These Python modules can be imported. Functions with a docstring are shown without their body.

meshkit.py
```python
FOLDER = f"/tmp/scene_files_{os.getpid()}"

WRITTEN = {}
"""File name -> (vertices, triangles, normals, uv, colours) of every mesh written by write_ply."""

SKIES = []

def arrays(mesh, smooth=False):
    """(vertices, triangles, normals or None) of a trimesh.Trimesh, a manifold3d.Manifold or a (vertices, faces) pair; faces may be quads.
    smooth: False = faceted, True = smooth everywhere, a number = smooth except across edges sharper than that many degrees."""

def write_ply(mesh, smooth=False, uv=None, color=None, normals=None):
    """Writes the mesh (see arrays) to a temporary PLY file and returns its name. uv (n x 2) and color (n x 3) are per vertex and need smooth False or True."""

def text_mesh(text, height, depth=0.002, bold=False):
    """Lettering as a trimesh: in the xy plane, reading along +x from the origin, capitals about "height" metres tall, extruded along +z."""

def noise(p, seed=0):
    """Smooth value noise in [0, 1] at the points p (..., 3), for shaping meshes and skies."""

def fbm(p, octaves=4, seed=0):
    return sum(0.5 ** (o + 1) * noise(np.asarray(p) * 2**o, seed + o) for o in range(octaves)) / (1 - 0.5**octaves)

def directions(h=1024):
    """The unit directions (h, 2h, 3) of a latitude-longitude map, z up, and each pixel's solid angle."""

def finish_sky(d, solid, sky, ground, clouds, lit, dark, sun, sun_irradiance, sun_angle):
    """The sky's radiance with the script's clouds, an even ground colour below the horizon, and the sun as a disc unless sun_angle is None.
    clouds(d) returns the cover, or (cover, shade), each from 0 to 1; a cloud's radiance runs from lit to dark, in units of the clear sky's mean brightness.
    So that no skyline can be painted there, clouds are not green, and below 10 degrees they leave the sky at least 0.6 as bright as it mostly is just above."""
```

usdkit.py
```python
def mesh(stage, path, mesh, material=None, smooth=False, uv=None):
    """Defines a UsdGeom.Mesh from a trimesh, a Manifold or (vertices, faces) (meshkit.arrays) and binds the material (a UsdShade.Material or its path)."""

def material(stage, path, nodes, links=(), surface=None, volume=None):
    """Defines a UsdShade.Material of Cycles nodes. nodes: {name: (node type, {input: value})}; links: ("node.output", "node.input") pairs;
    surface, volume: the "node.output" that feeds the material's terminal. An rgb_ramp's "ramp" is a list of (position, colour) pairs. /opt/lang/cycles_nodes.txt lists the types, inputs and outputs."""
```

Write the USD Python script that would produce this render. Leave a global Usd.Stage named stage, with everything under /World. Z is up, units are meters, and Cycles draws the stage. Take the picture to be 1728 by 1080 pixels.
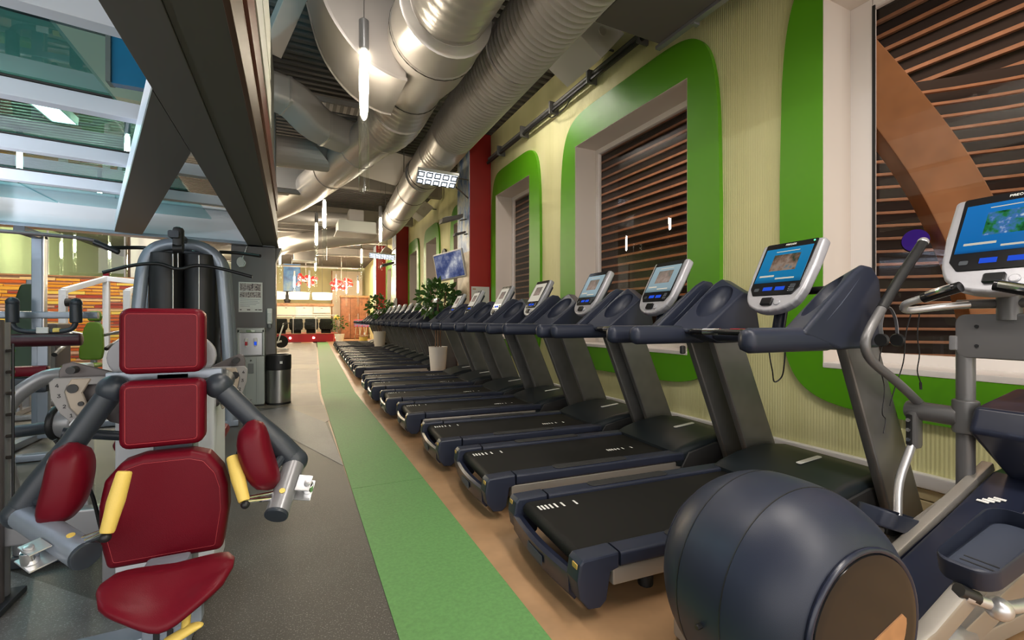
import math, random
import numpy as np, trimesh, manifold3d as m3, mapbox_earcut, usdkit, meshkit
from shapely.geometry import Polygon, box as sbox
from pxr import Usd, UsdGeom, UsdLux, UsdShade, Gf, Sdf, Vt

random.seed(7); RNG = np.random.default_rng(7)
stage = Usd.Stage.CreateInMemory()
UsdGeom.SetStageUpAxis(stage, UsdGeom.Tokens.z); UsdGeom.SetStageMetersPerUnit(stage, 1.0)
UsdGeom.Xform.Define(stage, '/World'); UsdGeom.Scope.Define(stage, '/World/Looks')
PI = math.pi

# ------------------------------------------------------------------ camera, fill dome, lights, exposure
cam = UsdGeom.Camera.Define(stage, '/World/camera')
cam.CreateHorizontalApertureAttr(36.0); cam.CreateVerticalApertureAttr(22.5)
cam.CreateFocalLengthAttr(16.0); cam.CreateClippingRangeAttr(Gf.Vec2f(0.05, 200))
cam.AddTranslateOp().Set(Gf.Vec3d(0, 0, 1.2)); cam.AddRotateXYZOp().Set(Gf.Vec3f(90, 0, -25.66))
cam.CreateExposureAttr(0.3)
dome = UsdLux.DomeLight.Define(stage, '/World/sky')  # added ambient fill entering by the open back; the hall has no sky
dome.CreateIntensityAttr(.62); dome.CreateColorAttr(Gf.Vec3f(1.0, 0.96, 0.92))

def rect_light(name, loc, w, h, power, color=(1, .93, .84), rot=(0, 0, 0)):
    l = UsdLux.RectLight.Define(stage, '/World/' + name)
    l.CreateWidthAttr(w); l.CreateHeightAttr(h); l.CreateIntensityAttr(power); l.CreateColorAttr(Gf.Vec3f(*color))
    l.AddTranslateOp().Set(Gf.Vec3d(*loc)); l.AddRotateXYZOp().Set(Gf.Vec3f(*rot))
CEIL = 4.9
# unseen luminaires added to light the hall (their housings are built further down)
ADDED_HALL_LAMPS = [(1.66, -2.6, 3.4), (1.66, -.9, 3.4), (1.66, .8, 3.4), (.35, 2.4, 4.55), (2.75, 5.9, 4.6)]
HALL_POWER = [24, 23, 23, 22, 11]
for i, (p, w) in enumerate(zip(ADDED_HALL_LAMPS, HALL_POWER)):
    rect_light('hall_lamp_light_%03d' % i, (p[0], p[1], p[2] - .062), .28, 1.25, w)
ADDED_UPLIGHT = [((-3.25, 3.2, 1.75), 4.4, 215)]      # unseen trough added to brighten the joists of the glass deck from below
for i, (p, ln, w) in enumerate(ADDED_UPLIGHT):
    rect_light('cove_glow_%03d' % i, (p[0], p[1], p[2] + .045), .07, ln, w, (.84, .90, 1.0), (180, 0, 0))
ADDED_LEFT_LAMPS = [(-3.4, 5.4, 4.5), (-3.4, 9.3, 4.5), (-5.4, 11.4, 4.5), (-1.6, 9.6, 4.5), (-4.5, 18.5, 4.5), (-2.0, 22.0, 4.5)]  # luminaires added to light the left side, mostly kept out of sight
for i, p in enumerate(ADDED_LEFT_LAMPS):
    rect_light('left_lamp_light_%03d' % i, (p[0], p[1], p[2] - .062), .28, 1.25, 44, (1, .95, .86))

# ------------------------------------------------------------------ materials
L = {}
def mat(name, color, rough=.5, metal=0., noise=None, bump=None, coat=0., spec=.5, sheen=0.):
    """noise: (scale, amount, detail): colour varies by +-amount; bump: (scale, distance)."""
    n = {'p': ('principled_bsdf', dict(base_color=color, roughness=rough, metallic=metal, coat_weight=coat, specular_ior_level=spec, sheen_weight=sheen))}
    k = []
    if noise or bump:
        n['tc'] = ('texture_coordinate', {})
    if noise:
        sc, am, de = noise
        n['nz'] = ('noise_texture', dict(scale=sc, detail=de, roughness=.6)); k.append(('tc.object', 'nz.vector'))
        lo = [max(0, c * (1 - am)) for c in color]; hi = [min(1, c * (1 + am)) for c in color]
        n['rp'] = ('rgb_ramp', dict(ramp=[(.3, lo), (.7, hi)])); k += [('nz.fac', 'rp.fac'), ('rp.color', 'p.base_color')]
    if bump:
        n['bz'] = ('noise_texture', dict(scale=bump[0], detail=2.)); n['b'] = ('bump', dict(strength=.5, distance=bump[1]))
        k += [('tc.object', 'bz.vector'), ('bz.fac', 'b.height'), ('b.normal', 'p.normal')]
    L[name] = usdkit.material(stage, '/World/Looks/' + name, n, k, surface='p.BSDF'); return L[name]
def emat(name, color, strength):
    L[name] = usdkit.material(stage, '/World/Looks/' + name, {'e': ('emission', dict(color=color, strength=strength))}, [], surface='e.emission')
def glassmat(name, tint, refl_ior=1.5, rough=0.0, boost=0.0):
    """clear pane: see-through, with a Fresnel reflection on its outer faces only (no internal total reflection)"""
    n = {'t': ('transparent_bsdf', dict(color=tint)), 'g': ('glossy_bsdf', dict(color=(.95, .95, .95), roughness=rough)), 'f': ('fresnel', dict(IOR=refl_ior)), 'm': ('mix_closure', {}), 'ge': ('geometry', {}),
         'a': ('math', dict(math_type='add', value2=boost, use_clamp=True)), 'i': ('math', dict(math_type='subtract', value1=1.0)), 'x': ('math', dict(math_type='multiply'))}
    L[name] = usdkit.material(stage, '/World/Looks/' + name, n, [('f.fac', 'a.value1'), ('ge.backfacing', 'i.value2'), ('a.value', 'x.value1'), ('i.value', 'x.value2'), ('x.value', 'm.fac'), ('t.BSDF', 'm.closure1'), ('g.BSDF', 'm.closure2')], surface='m.closure')

mat('navy', (.021, .026, .046), .38, bump=(900, .0004), spec=.38)
mat('navy_gloss', (.016, .020, .040), .26)
mat('navy_tray', (.042, .052, .082), .55, bump=(300, .0006))
mat('black', (.012, .012, .013), .45)
mat('black_soft', (.018, .018, .019), .7)
mat('belt', (.009, .0085, .008), .6, bump=(1400, .0004), spec=.22)
mat('hood_dark', (.012, .017, .021), .42, spec=.35)
mat('upright_metal', (.18, .176, .17), .38, .55, noise=(6, .10, 2))
mat('alu', (.42, .39, .355), .38, .6)
mat('silver', (.60, .60, .62), .3, .7)
mat('chrome', (.85, .85, .85), .07, 1.)
mat('white_print', (.86, .85, .82), .5)
mat('bezel_silver', (.43, .43, .47), .32, .25)
mat('bezel_grey', (.36, .37, .40), .32, .3)
mat('face_black', (.01, .01, .012), .15)
mat('red_vinyl', (.128, .003, .011), .42, bump=(420, .0005), spec=.2)
mat('red_seam', (.42, .05, .06), .5)
mat('dark_vinyl', (.05, .004, .01), .45)
mat('yellow_grip', (.80, .58, .13), .5, bump=(250, .0008))
mat('machine_blue', (.27, .31, .37), .28, .3)
mat('machine_dark', (.030, .038, .050), .4)
mat('machine_silver', (.30, .30, .315), .32, .4)
mat('machine_tan', (.36, .30, .235), .4)
mat('machine_plate', (.10, .085, .085), .4)
mat('paint_grey', (.15, .147, .15), .33, .25)
mat('scale_grey', (.25, .24, .235), .4)
mat('shield_grey', (.27, .27, .29), .35, .1)
mat('machine_white', (.66, .68, .72), .4)
mat('green_vinyl', (.10, .20, .012), .4)
mat('dark_green_vinyl', (.018, .055, .014), .45)
mat('wall_cream', (.60, .57, .26), .6)
mat('green_paint', (.098, .35, .004), .42)
mat('red_paint', (.32, .010, .007), .45)
mat('reveal_white', (.70, .62, .55), .5)
mat('frame_white', (.82, .77, .74), .35)
mat('trunk_white', (.80, .77, .74), .4)
mat('skirting_cream', (.62, .53, .31), .5)
mat('ceiling_dark', (.125, .112, .105), .6)
mat('ceiling_mid', (.32, .285, .25), .6)
mat('duct', (.56, .525, .50), .36, .45)
mat('duct_matte', (.50, .465, .445), .5, .2)
mat('duct_seam', (.06, .055, .05), .5, .5)
mat('steel_grey', (.115, .112, .105), .5)
mat('column_grey', (.15, .145, .142), .45)
mat('soffit', (.085, .082, .068), .6)
mat('joist_white', (.72, .76, .84), .42)
mat('fascia_brown', (.075, .035, .018), .45)
mat('fascia_red', (.12, .022, .012), .45)
mat('fascia_cream', (.72, .60, .46), .45)
mat('panel_white', (.66, .67, .62), .5)
mat('side_grey', (.30, .30, .275), .5)
mat('plant_pot', (.78, .74, .68), .35)
mat('soil', (.03, .02, .014), .9)
mat('stem', (.14, .07, .04), .7)
mat('dispenser_silver', (.34, .37, .345), .3, .3)
mat('dispenser_dark', (.16, .17, .17), .4)
mat('bin_metal', (.5, .49, .47), .22, .95)
mat('paper', (.80, .79, .76), .6)
mat('plastic_white', (.75, .75, .73), .4)
mat('speaker_grey', (.62, .59, .55), .5)
mat('counter_white', (.80, .70, .58), .4)
mat('counter_wood', (.40, .20, .09), .45, noise=(6, .3, 3))
mat('door_wood', (.26, .10, .045), .4, noise=(5, .35, 3))
mat('stage_red', (.30, .004, .012), .4)
mat('slat_wood', (.46, .20, .095), .5, noise=(4, .2, 2))
mat('beam_wood', (.52, .22, .09), .5, noise=(3, .18, 2))
mat('slat_backing', (.035, .020, .016), .8)
mat('gold_tab', (.65, .42, .12), .35, .6)
mat('rubber_red', (.5, .02, .03), .4)
mat('glow_red', (.70, .03, .03), .3)
mat('wood_floor', (.40, .235, .12), .42, noise=(3.5, .16, 4))
mat('runner_green', (.115, .285, .085), .55, noise=(60, .12, 3))
mat('back_wall', (.60, .55, .30), .6)
mat('teal_blue', (.01, .13, .25), .3)
mat('left_wall', (.40, .43, .33), .5)
glassmat('pane', (.86, .84, .82), 1.5)
glassmat('deck_glass', (.46, .74, .76), 1.5, 0.0, .02)
glassmat('screen_glass', (.80, .90, .78), 1.5, 0.0, .04)
glassmat('tube_glass', (.98, .99, .985), 1.3, 0.0, .05)
glassmat('rail_glass', (.62, .66, .62), 1.15)
emat('lamp_glow', (1, .86, .66), 42)
emat('lamp_far', (1, .82, .58), 210)
emat('bulb_glow', (1, .75, .45), 12)
emat('panel_glow', (.80, .88, 1), 1.6)
emat('ceiling_glow', (1, .92, .82), 10)
emat('lcd_blue', (.03, .12, .95), .55)
emat('led_green', (.1, 1, .3), 2)
emat('step_glow', (1, .85, .6), 20)
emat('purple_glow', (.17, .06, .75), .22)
emat('counter_glow', (1, .80, .52), 2.2)
emat('screen_pale', (.74, .68, .56), .62)  # beige carries the glare on the farther screens; also colours screen text

def screen_mat(name, bottom, top, strength, z0, z1, wave=.0):
    n = {'tc': ('texture_coordinate', {}), 'sx': ('separate_xyz', {}), 'mr': ('map_range', dict(from_min=z0, from_max=z1, clamp=True)), 'rp': ('rgb_ramp', dict(ramp=[(0, bottom), (.3, [c * .5 for c in bottom]), (.4, top), (1, [min(1, c * 1.2) for c in top])])),
         'e': ('emission', dict(strength=strength)), 'g': ('glossy_bsdf', dict(color=(.9, .9, .9), roughness=.12)), 'm': ('mix_closure', dict(fac=.06))}
    k = [('tc.object', 'sx.vector'), ('sx.z', 'mr.value'), ('mr.result', 'rp.fac'), ('rp.color', 'e.color'), ('e.emission', 'm.closure1'), ('g.BSDF', 'm.closure2')]
    L[name] = usdkit.material(stage, '/World/Looks/' + name, n, k, surface='m.closure')
def picture_mat(name, cols, scale, strength=None, stretch=(1, 1, 1), rough=.4):
    n = {'tc': ('texture_coordinate', {}), 'mp': ('mapping', dict(scale=stretch)), 'nz': ('noise_texture', dict(scale=scale, detail=3., roughness=.65)), 'rp': ('rgb_ramp', dict(ramp=[(.28 + .44 * i / (len(cols) - 1), c) for i, c in enumerate(cols)]))}
    k = [('tc.object', 'mp.vector'), ('mp.vector', 'nz.vector'), ('nz.fac', 'rp.fac')]
    if strength:
        n['e'] = ('emission', dict(strength=strength)); k.append(('rp.color', 'e.color')); s = 'e.emission'
    else:
        n['p'] = ('principled_bsdf', dict(roughness=rough)); k.append(('rp.color', 'p.base_color')); s = 'p.BSDF'
    L[name] = usdkit.material(stage, '/World/Looks/' + name, n, k, surface=s)
screen_mat('screen_blue', (.004, .09, .24), (.008, .16, .34), .85, 1.30, 1.68)
screen_mat('screen_dim', (.09, .20, .25), (.22, .30, .33), .9, 1.30, 1.68)
screen_mat('screen_deep', (.002, .03, .16), (.004, .12, .36), .9, 1.40, 1.72)
picture_mat('shot_house', [(.02, .05, .03), (.16, .10, .07), (.30, .22, .17), (.07, .16, .20)], 14, .7)
picture_mat('shot_house_dim', [(.20, .20, .17), (.36, .27, .22), (.50, .40, .34)], 14, .55)
picture_mat('shot_garden', [(.005, .03, .01), (.02, .16, .05), (.05, .15, .40), (.55, .65, .70)], 16, .8)
picture_mat('tv_picture', [(.02, .025, .07), (.06, .08, .19), (.22, .24, .34), (.65, .66, .66)], 3.2, .8)
picture_mat('banner_sky', [(.03, .09, .33), (.20, .33, .62), (.70, .72, .70), (.50, .46, .36)], 3.0, None, (1, 1.6, .7))
picture_mat('banner_stone', [(.30, .22, .14), (.52, .40, .26), (.66, .56, .42)], 4.0, None)
picture_mat('flame_art', [(.50, .02, .01), (.75, .18, .02), (.85, .52, .10)], 5.0, None)
picture_mat('faces', [(.03, .03, .04), (.16, .12, .12), (.60, .52, .48), (.10, .09, .10)], 34.0, None)
picture_mat('art_blue', [(.01, .03, .09), (.04, .12, .28), (.12, .20, .22)], 2.0, None)
picture_mat('stool_wrap', [(.05, .02, .2), (.5, .02, .02), (.02, .2, .4), (.5, .3, .02)], 6.0, None)

# floor rubber with light flecks
def rubber(name, base, fleck, amount=.62):
    n = {'tc': ('texture_coordinate', {}), 'n1': ('noise_texture', dict(scale=170., detail=1.)), 'r1': ('rgb_ramp', dict(ramp=[(amount, (0, 0, 0)), (amount + .07, (1, 1, 1))])),
         'n2': ('noise_texture', dict(scale=1.7, detail=4.)), 'r2': ('rgb_ramp', dict(ramp=[(.3, [c * .82 for c in base]), (.7, [c * 1.18 for c in base])])),
         'mx': ('mix', dict(color2=fleck)), 'p': ('principled_bsdf', dict(roughness=.48)), 'b': ('bump', dict(strength=.3, distance=.0006))}
    k = [('tc.object', 'n1.vector'), ('n1.fac', 'r1.fac'), ('tc.object', 'n2.vector'), ('n2.fac', 'r2.fac'), ('r1.color', 'mx.fac'), ('r2.color', 'mx.color1'), ('mx.color', 'p.base_color'), ('n1.fac', 'b.height'), ('b.normal', 'p.normal')]
    L[name] = usdkit.material(stage, '/World/Looks/' + name, n, k, surface='p.BSDF')
rubber('rubber_dark', (.072, .066, .057), (.26, .25, .23))
rubber('rubber_grey', (.185, .18, .175), (.34, .34, .34), .6)
rubber('rubber_taupe', (.19, .155, .12), (.32, .28, .24), .64)
rubber('rubber_sand', (.27, .22, .165), (.36, .31, .26), .64)
# ribbed wall covering
n = {'tc': ('texture_coordinate', {}), 'sx': ('separate_xyz', {}), 'ml': ('math', dict(math_type='multiply', value2=2 * PI / .022)), 'sn': ('math', dict(math_type='sine')), 'b': ('bump', dict(strength=.4, distance=.0016)),
     'nz': ('noise_texture', dict(scale=1.0, detail=3.)), 'mp': ('mapping', dict(scale=(3, 3, .25))), 'rp': ('rgb_ramp', dict(ramp=[(.3, (.68, .65, .31)), (.7, (.78, .74, .40))])), 'p': ('principled_bsdf', dict(roughness=.6))}
L['wall_cream'] = usdkit.material(stage, '/World/Looks/wall_ribbed', n, [('tc.object', 'sx.vector'), ('sx.y', 'ml.value1'), ('ml.value', 'sn.value1'), ('sn.value', 'b.height'), ('b.normal', 'p.normal'), ('tc.object', 'mp.vector'), ('mp.vector', 'nz.vector'), ('nz.fac', 'rp.fac'), ('rp.color', 'p.base_color')], surface='p.BSDF')
# leaves
n = {'d': ('principled_bsdf', dict(base_color=(.030, .085, .018), roughness=.35)), 't': ('translucent_bsdf', dict(color=(.10, .22, .03))), 'm': ('mix_closure', dict(fac=.2))}
L['leaf'] = usdkit.material(stage, '/World/Looks/leaf', n, [('d.BSDF', 'm.closure1'), ('t.BSDF', 'm.closure2')], surface='m.closure')
BRICKS = [(.78, .30, .02), (.85, .42, .05), (.62, .12, .02), (.42, .05, .02), (.80, .52, .22), (.86, .60, .10), (.70, .42, .28)]
for i, cc in enumerate(BRICKS): mat('strip_%d' % i, cc, .3)

# ------------------------------------------------------------------ mesh helpers
def cat(*ms):
    out = []
    for m in ms:
        if isinstance(m, (list, tuple)): out += list(m)
        else: out.append(m)
    return trimesh.util.concatenate(out) if len(out) > 1 else out[0]
def bend(m):
    m = m.copy(); v = m.vertices.copy(); v[:, 0] += .04 * np.maximum(0, v[:, 1] - 8); m.vertices = v; return m
def bx(y): return .04 * max(0, y - 8)
def mv(m, t): m = m.copy(); m.apply_translation(t); return m
def rotm(m, deg, axis, at=(0, 0, 0)):
    m = m.copy(); m.apply_transform(trimesh.transformations.rotation_matrix(math.radians(deg), axis, at)); return m
def frame(m, o, ex, ey, ez):
    T = np.eye(4); T[:3, 0], T[:3, 1], T[:3, 2], T[:3, 3] = ex, ey, ez, o
    m = m.copy(); m.apply_transform(T); return m
def hull(pts):
    return trimesh.convex.convex_hull(np.asarray(pts, float))
_D = [np.array(d, float) / np.linalg.norm(d) for d in [(1, 0, 0), (0, 1, 0), (0, 0, 1), (1, 1, 0), (1, 0, 1), (0, 1, 1), (1, 1, 1)]]
def rb(c, s, r=.01):
    """box centre c, size s, rounded by r"""
    c = np.asarray(c, float); h = np.asarray(s, float) / 2; r = min(r, h.min() * .98); p = []
    for sg in np.ndindex(2, 2, 2):
        q = np.array(sg) * 2 - 1
        for d in _D: p.append(c + q * (h - r + r * d))
    return hull(p)
def bxx(x0, x1, y0, y1, z0, z1, r=.0):
    if r: return rb(((x0 + x1) / 2, (y0 + y1) / 2, (z0 + z1) / 2), (x1 - x0, y1 - y0, z1 - z0), r)
    m = trimesh.creation.box((x1 - x0, y1 - y0, z1 - z0)); m.apply_translation(((x0 + x1) / 2, (y0 + y1) / 2, (z0 + z1) / 2)); return m
def blob(balls, sub=1):
    s = trimesh.creation.icosphere(sub, 1.0).vertices
    return hull(np.vstack([np.asarray(c) + s * np.asarray(r) for c, r in balls]))
def spline(pts, n=8):
    p = np.asarray(pts, float); q = np.vstack([2 * p[0] - p[1], p, 2 * p[-1] - p[-2]]); out = []
    for i in range(len(p) - 1):
        a, b, c, d = q[i:i + 4]
        for t in np.linspace(0, 1, n, endpoint=False):
            out.append(.5 * ((2 * b) + (c - a) * t + (2 * a - 5 * b + 4 * c - d) * t * t + (3 * b - a - 3 * c + d) * t ** 3))
    out.append(p[-1]); return np.array(out)
def loft(rings, caps=True, closed=True):
    rings = [np.asarray(r, float) for r in rings]; n = len(rings[0]); v = np.vstack(rings); f = []
    for i in range(len(rings) - 1):
        for j in range(n if closed else n - 1):
            a, b = i * n + j, i * n + (j + 1) % n; f += [(a, b, b + n), (a, b + n, a + n)]
    if caps:
        k = len(v); v = np.vstack([v, rings[0].mean(0), rings[-1].mean(0)])
        for j in range(n):
            f.append((k, (j + 1) % n, j)); f.append((k + 1, (len(rings) - 1) * n + j, (len(rings) - 1) * n + (j + 1) % n))
    m = trimesh.Trimesh(v, f, process=False); 
    if caps and m.volume < 0: m.invert()
    return m
def sweep(pts, prof, up=(0, 0, 1), caps=True, scale=None):
    """sweep a closed 2-D profile along pts (profile x = side, y = up-ish), parallel transport"""
    p = np.asarray(pts, float); prof = np.asarray(prof, float)
    t = np.gradient(p, axis=0); t /= np.linalg.norm(t, axis=1)[:, None] + 1e-12
    u = np.asarray(up, float)
    if abs(np.dot(u, t[0])) > .95: u = np.array([1., 0, 0]) if abs(t[0][0]) < .9 else np.array([0, 1., 0])
    rings = []
    for i in range(len(p)):
        u = u - np.dot(u, t[i]) * t[i]; u /= np.linalg.norm(u) + 1e-12
        s = np.cross(t[i], u); k = 1 if scale is None else scale[i]
        rings.append(p[i] + k * (prof[:, :1] * s + prof[:, 1:] * u))
    return loft(rings, caps)
def circ(r, n=14, ry=None):
    a = np.arange(n) * 2 * PI / n; return np.stack([np.cos(a) * r, np.sin(a) * (ry or r)], 1)
def tube(pts, r, n=14, smooth=0, **k):
    p = spline(pts, smooth) if smooth else np.asarray(pts, float)
    if len(p) == 2: p = np.vstack([p[0], (p[0] + p[1]) / 2, p[1]])
    return sweep(p, circ(r, n), **k)
def rectprof(w, h, r=.006):
    q = Polygon([(-w / 2 + r, -h / 2 + r), (w / 2 - r, -h / 2 + r), (w / 2 - r, h / 2 - r), (-w / 2 + r, h / 2 - r)]).buffer(r, quad_segs=2)
    return np.array(q.exterior.coords)[:-1][::-1]
def beam(pts, w, h, r=.006, smooth=0, up=(0, 0, 1)):
    p = spline(pts, smooth) if smooth else np.asarray(pts, float)
    if len(p) == 2: p = np.vstack([p[0], (p[0] + p[1]) / 2, p[1]])
    return sweep(p, rectprof(w, h, r), up)
def lathe(prof, n=28, c=(0, 0, 0), axis='z'):
    prof = np.asarray(prof, float); a = np.arange(n) * 2 * PI / n; rings = []
    for r, z in prof: rings.append(np.stack([np.cos(a) * r, np.sin(a) * r, np.full(n, z)], 1))
    m = loft(rings, True)
    if axis == 'y': m = rotm(m, -90, (1, 0, 0))
    if axis == 'x': m = rotm(m, 90, (0, 1, 0))
    return mv(m, c)
def cyl(a, b, r, n=16, bev=0.0):
    a, b = np.asarray(a, float), np.asarray(b, float); d = b - a; l = np.linalg.norm(d); d /= l
    if bev: pts, sc = [a, a + d * bev * .3, a + d * bev, b - d * bev, b - d * bev * .3, b], [1 - bev / r, 1 - .3 * bev / r, 1, 1, 1 - .3 * bev / r, 1 - bev / r]
    else: pts, sc = [a, (a + b) / 2, b], None
    return sweep(np.array(pts), circ(r, n), scale=sc)
def inset(p, d):
    """move every vertex of a ccw polygon inwards by d (mitred)"""
    p = np.asarray(p, float); e = np.roll(p, -1, 0) - p; e /= np.linalg.norm(e, axis=1)[:, None] + 1e-12
    nrm = np.stack([-e[:, 1], e[:, 0]], 1); prev = np.roll(nrm, 1, 0); b = nrm + prev
    l2 = np.maximum((b * b).sum(1), .5); return p + b * (2 * d / l2)[:, None] * 1.0
def ccw(p):
    p = np.asarray(p, float); x, y = p.T
    return p if (x * np.roll(y, -1) - y * np.roll(x, -1)).sum() > 0 else p[::-1]
def ext(p, h, b=0., k=2):
    """extrude polygon p (x, y) to z 0..h with edges rounded by b"""
    p = ccw(p); lay = []
    if b:
        for i in range(k + 1):
            a = i / k * PI / 2; lay.append((b * (1 - math.sin(a)), b * (1 - math.cos(a))))
        lay = lay + [(o, h - z) for o, z in lay[::-1]]
    else: lay = [(0, 0), (0, h)]
    n = len(p); v, f = [], []
    for o, z in lay:
        q = inset(p, o) if o else p; v.append(np.column_stack([q, np.full(n, z)]))
    for i in range(len(lay) - 1):
        for j in range(n):
            a, c = i * n + j, i * n + (j + 1) % n; f += [(a, c, c + n), (a, c + n, a + n)]
    tri = mapbox_earcut.triangulate_float64(v[0][:, :2].copy(), np.array([n], np.uint32)).reshape(-1, 3)
    top = (len(lay) - 1) * n
    for t in tri:
        q = v[0][t][:, :2]; s = np.cross(q[1] - q[0], q[2] - q[0])
        t = t if s > 0 else t[::-1]
        f.append(tuple(t[::-1])); f.append(tuple(np.asarray(t) + top))
    return trimesh.Trimesh(np.vstack(v), f, process=False)
def ext_xz(p, y0, y1, b=0., k=2):
    m = ext(p, y1 - y0, b, k); v = m.vertices; return trimesh.Trimesh(np.column_stack([v[:, 0], y0 + v[:, 2], v[:, 1]]), m.faces[:, ::-1], process=False)
def ext_yz(p, x0, x1, b=0., k=2):
    m = ext(p, x1 - x0, b, k); v = m.vertices; return trimesh.Trimesh(np.column_stack([x0 + v[:, 2], v[:, 0], v[:, 1]]), m.faces, process=False)
def poly_round(p, r, q=4):
    g = Polygon(p); return np.array(g.buffer(-r).buffer(r, quad_segs=q).exterior.coords)[:-1]
def rrect(w, h, r, q=4):
    return np.array(sbox(-w / 2 + r, -h / 2 + r, w / 2 - r, h / 2 - r).buffer(r, quad_segs=q).exterior.coords)[:-1]
def holed_yz(outer, holes, x0, x1):
    g = Polygon(outer, holes); m = trimesh.creation.extrude_polygon(g, x1 - x0, engine='earcut'); v = m.vertices
    return trimesh.Trimesh(np.column_stack([x0 + v[:, 2], v[:, 0], v[:, 1]]), m.faces, process=False)
def to_man(m):
    m = m.copy(); m.merge_vertices(); return m3.Manifold(m3.Mesh(np.asarray(m.vertices, np.float32), np.asarray(m.faces, np.uint32)))
def boolsub(a, *bs):
    r = to_man(a)
    for b in bs: r = r - to_man(b)
    q = r.to_mesh(); return trimesh.Trimesh(q.vert_properties[:, :3], q.tri_verts, process=False)

# ------------------------------------------------------------------ stage helpers
USED, LOC = {}, {}
def numbered(path):
    k = USED.get(path, -1) + 1; USED[path] = k
    return path if k == 0 else '%s_%03d' % (path, k)
def meta(pr, label=None, category=None, group=None, kind=None):
    for k, v in (('label', label), ('category', category), ('group', group), ('kind', kind)):
        if v: pr.SetCustomDataByKey(k, v)
def thing(name, label=None, category=None, loc=(0, 0, 0), rotz=0., group=None, kind=None):
    p = numbered('/World/' + name); x = UsdGeom.Xform.Define(stage, p)
    x.AddTranslateOp().Set(Gf.Vec3d(*map(float, loc))); x.AddRotateZOp().Set(float(rotz))
    meta(x.GetPrim(), label, category, group, kind); LOC[p] = np.array(loc, float); return x.GetPrim()
def part(parent, name, mesh, m, smooth=35, world=False, label=None, kind=None):
    """a mesh under parent; world: its vertices are world coordinates and the top thing has no rotation"""
    pp = str(parent.GetPath()); p = numbered(pp + '/' + name)
    if world:
        top = '/'.join(pp.split('/')[:3]); mesh = mv(mesh, -LOC[top])
    g = usdkit.mesh(stage, p, mesh, L[m], smooth=smooth); meta(g.GetPrim(), label, kind=kind); return g.GetPrim()
def single(name, mesh, m, label=None, category=None, group=None, kind=None, smooth=35):
    p = numbered('/World/' + name); c = mesh.bounds.mean(0); c[2] = mesh.bounds[0][2]
    g = usdkit.mesh(stage, p, mv(mesh, -c), L[m], smooth=smooth); UsdGeom.Xformable(g).AddTranslateOp().Set(Gf.Vec3d(*map(float, c)))
    meta(g.GetPrim(), label, category, group, kind); return g.GetPrim()
def dup(src, loc, rotz, label, group=None):
    name = src.GetName(); name = name[:-4] if name[-3:].isdigit() else name
    was = src.GetCustomData(); r = thing(name, label, was['category'], loc, rotz, group or was.get('group'))
    r.GetReferences().AddInternalReference(src.GetPath()); r.SetInstanceable(True); return r

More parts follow.
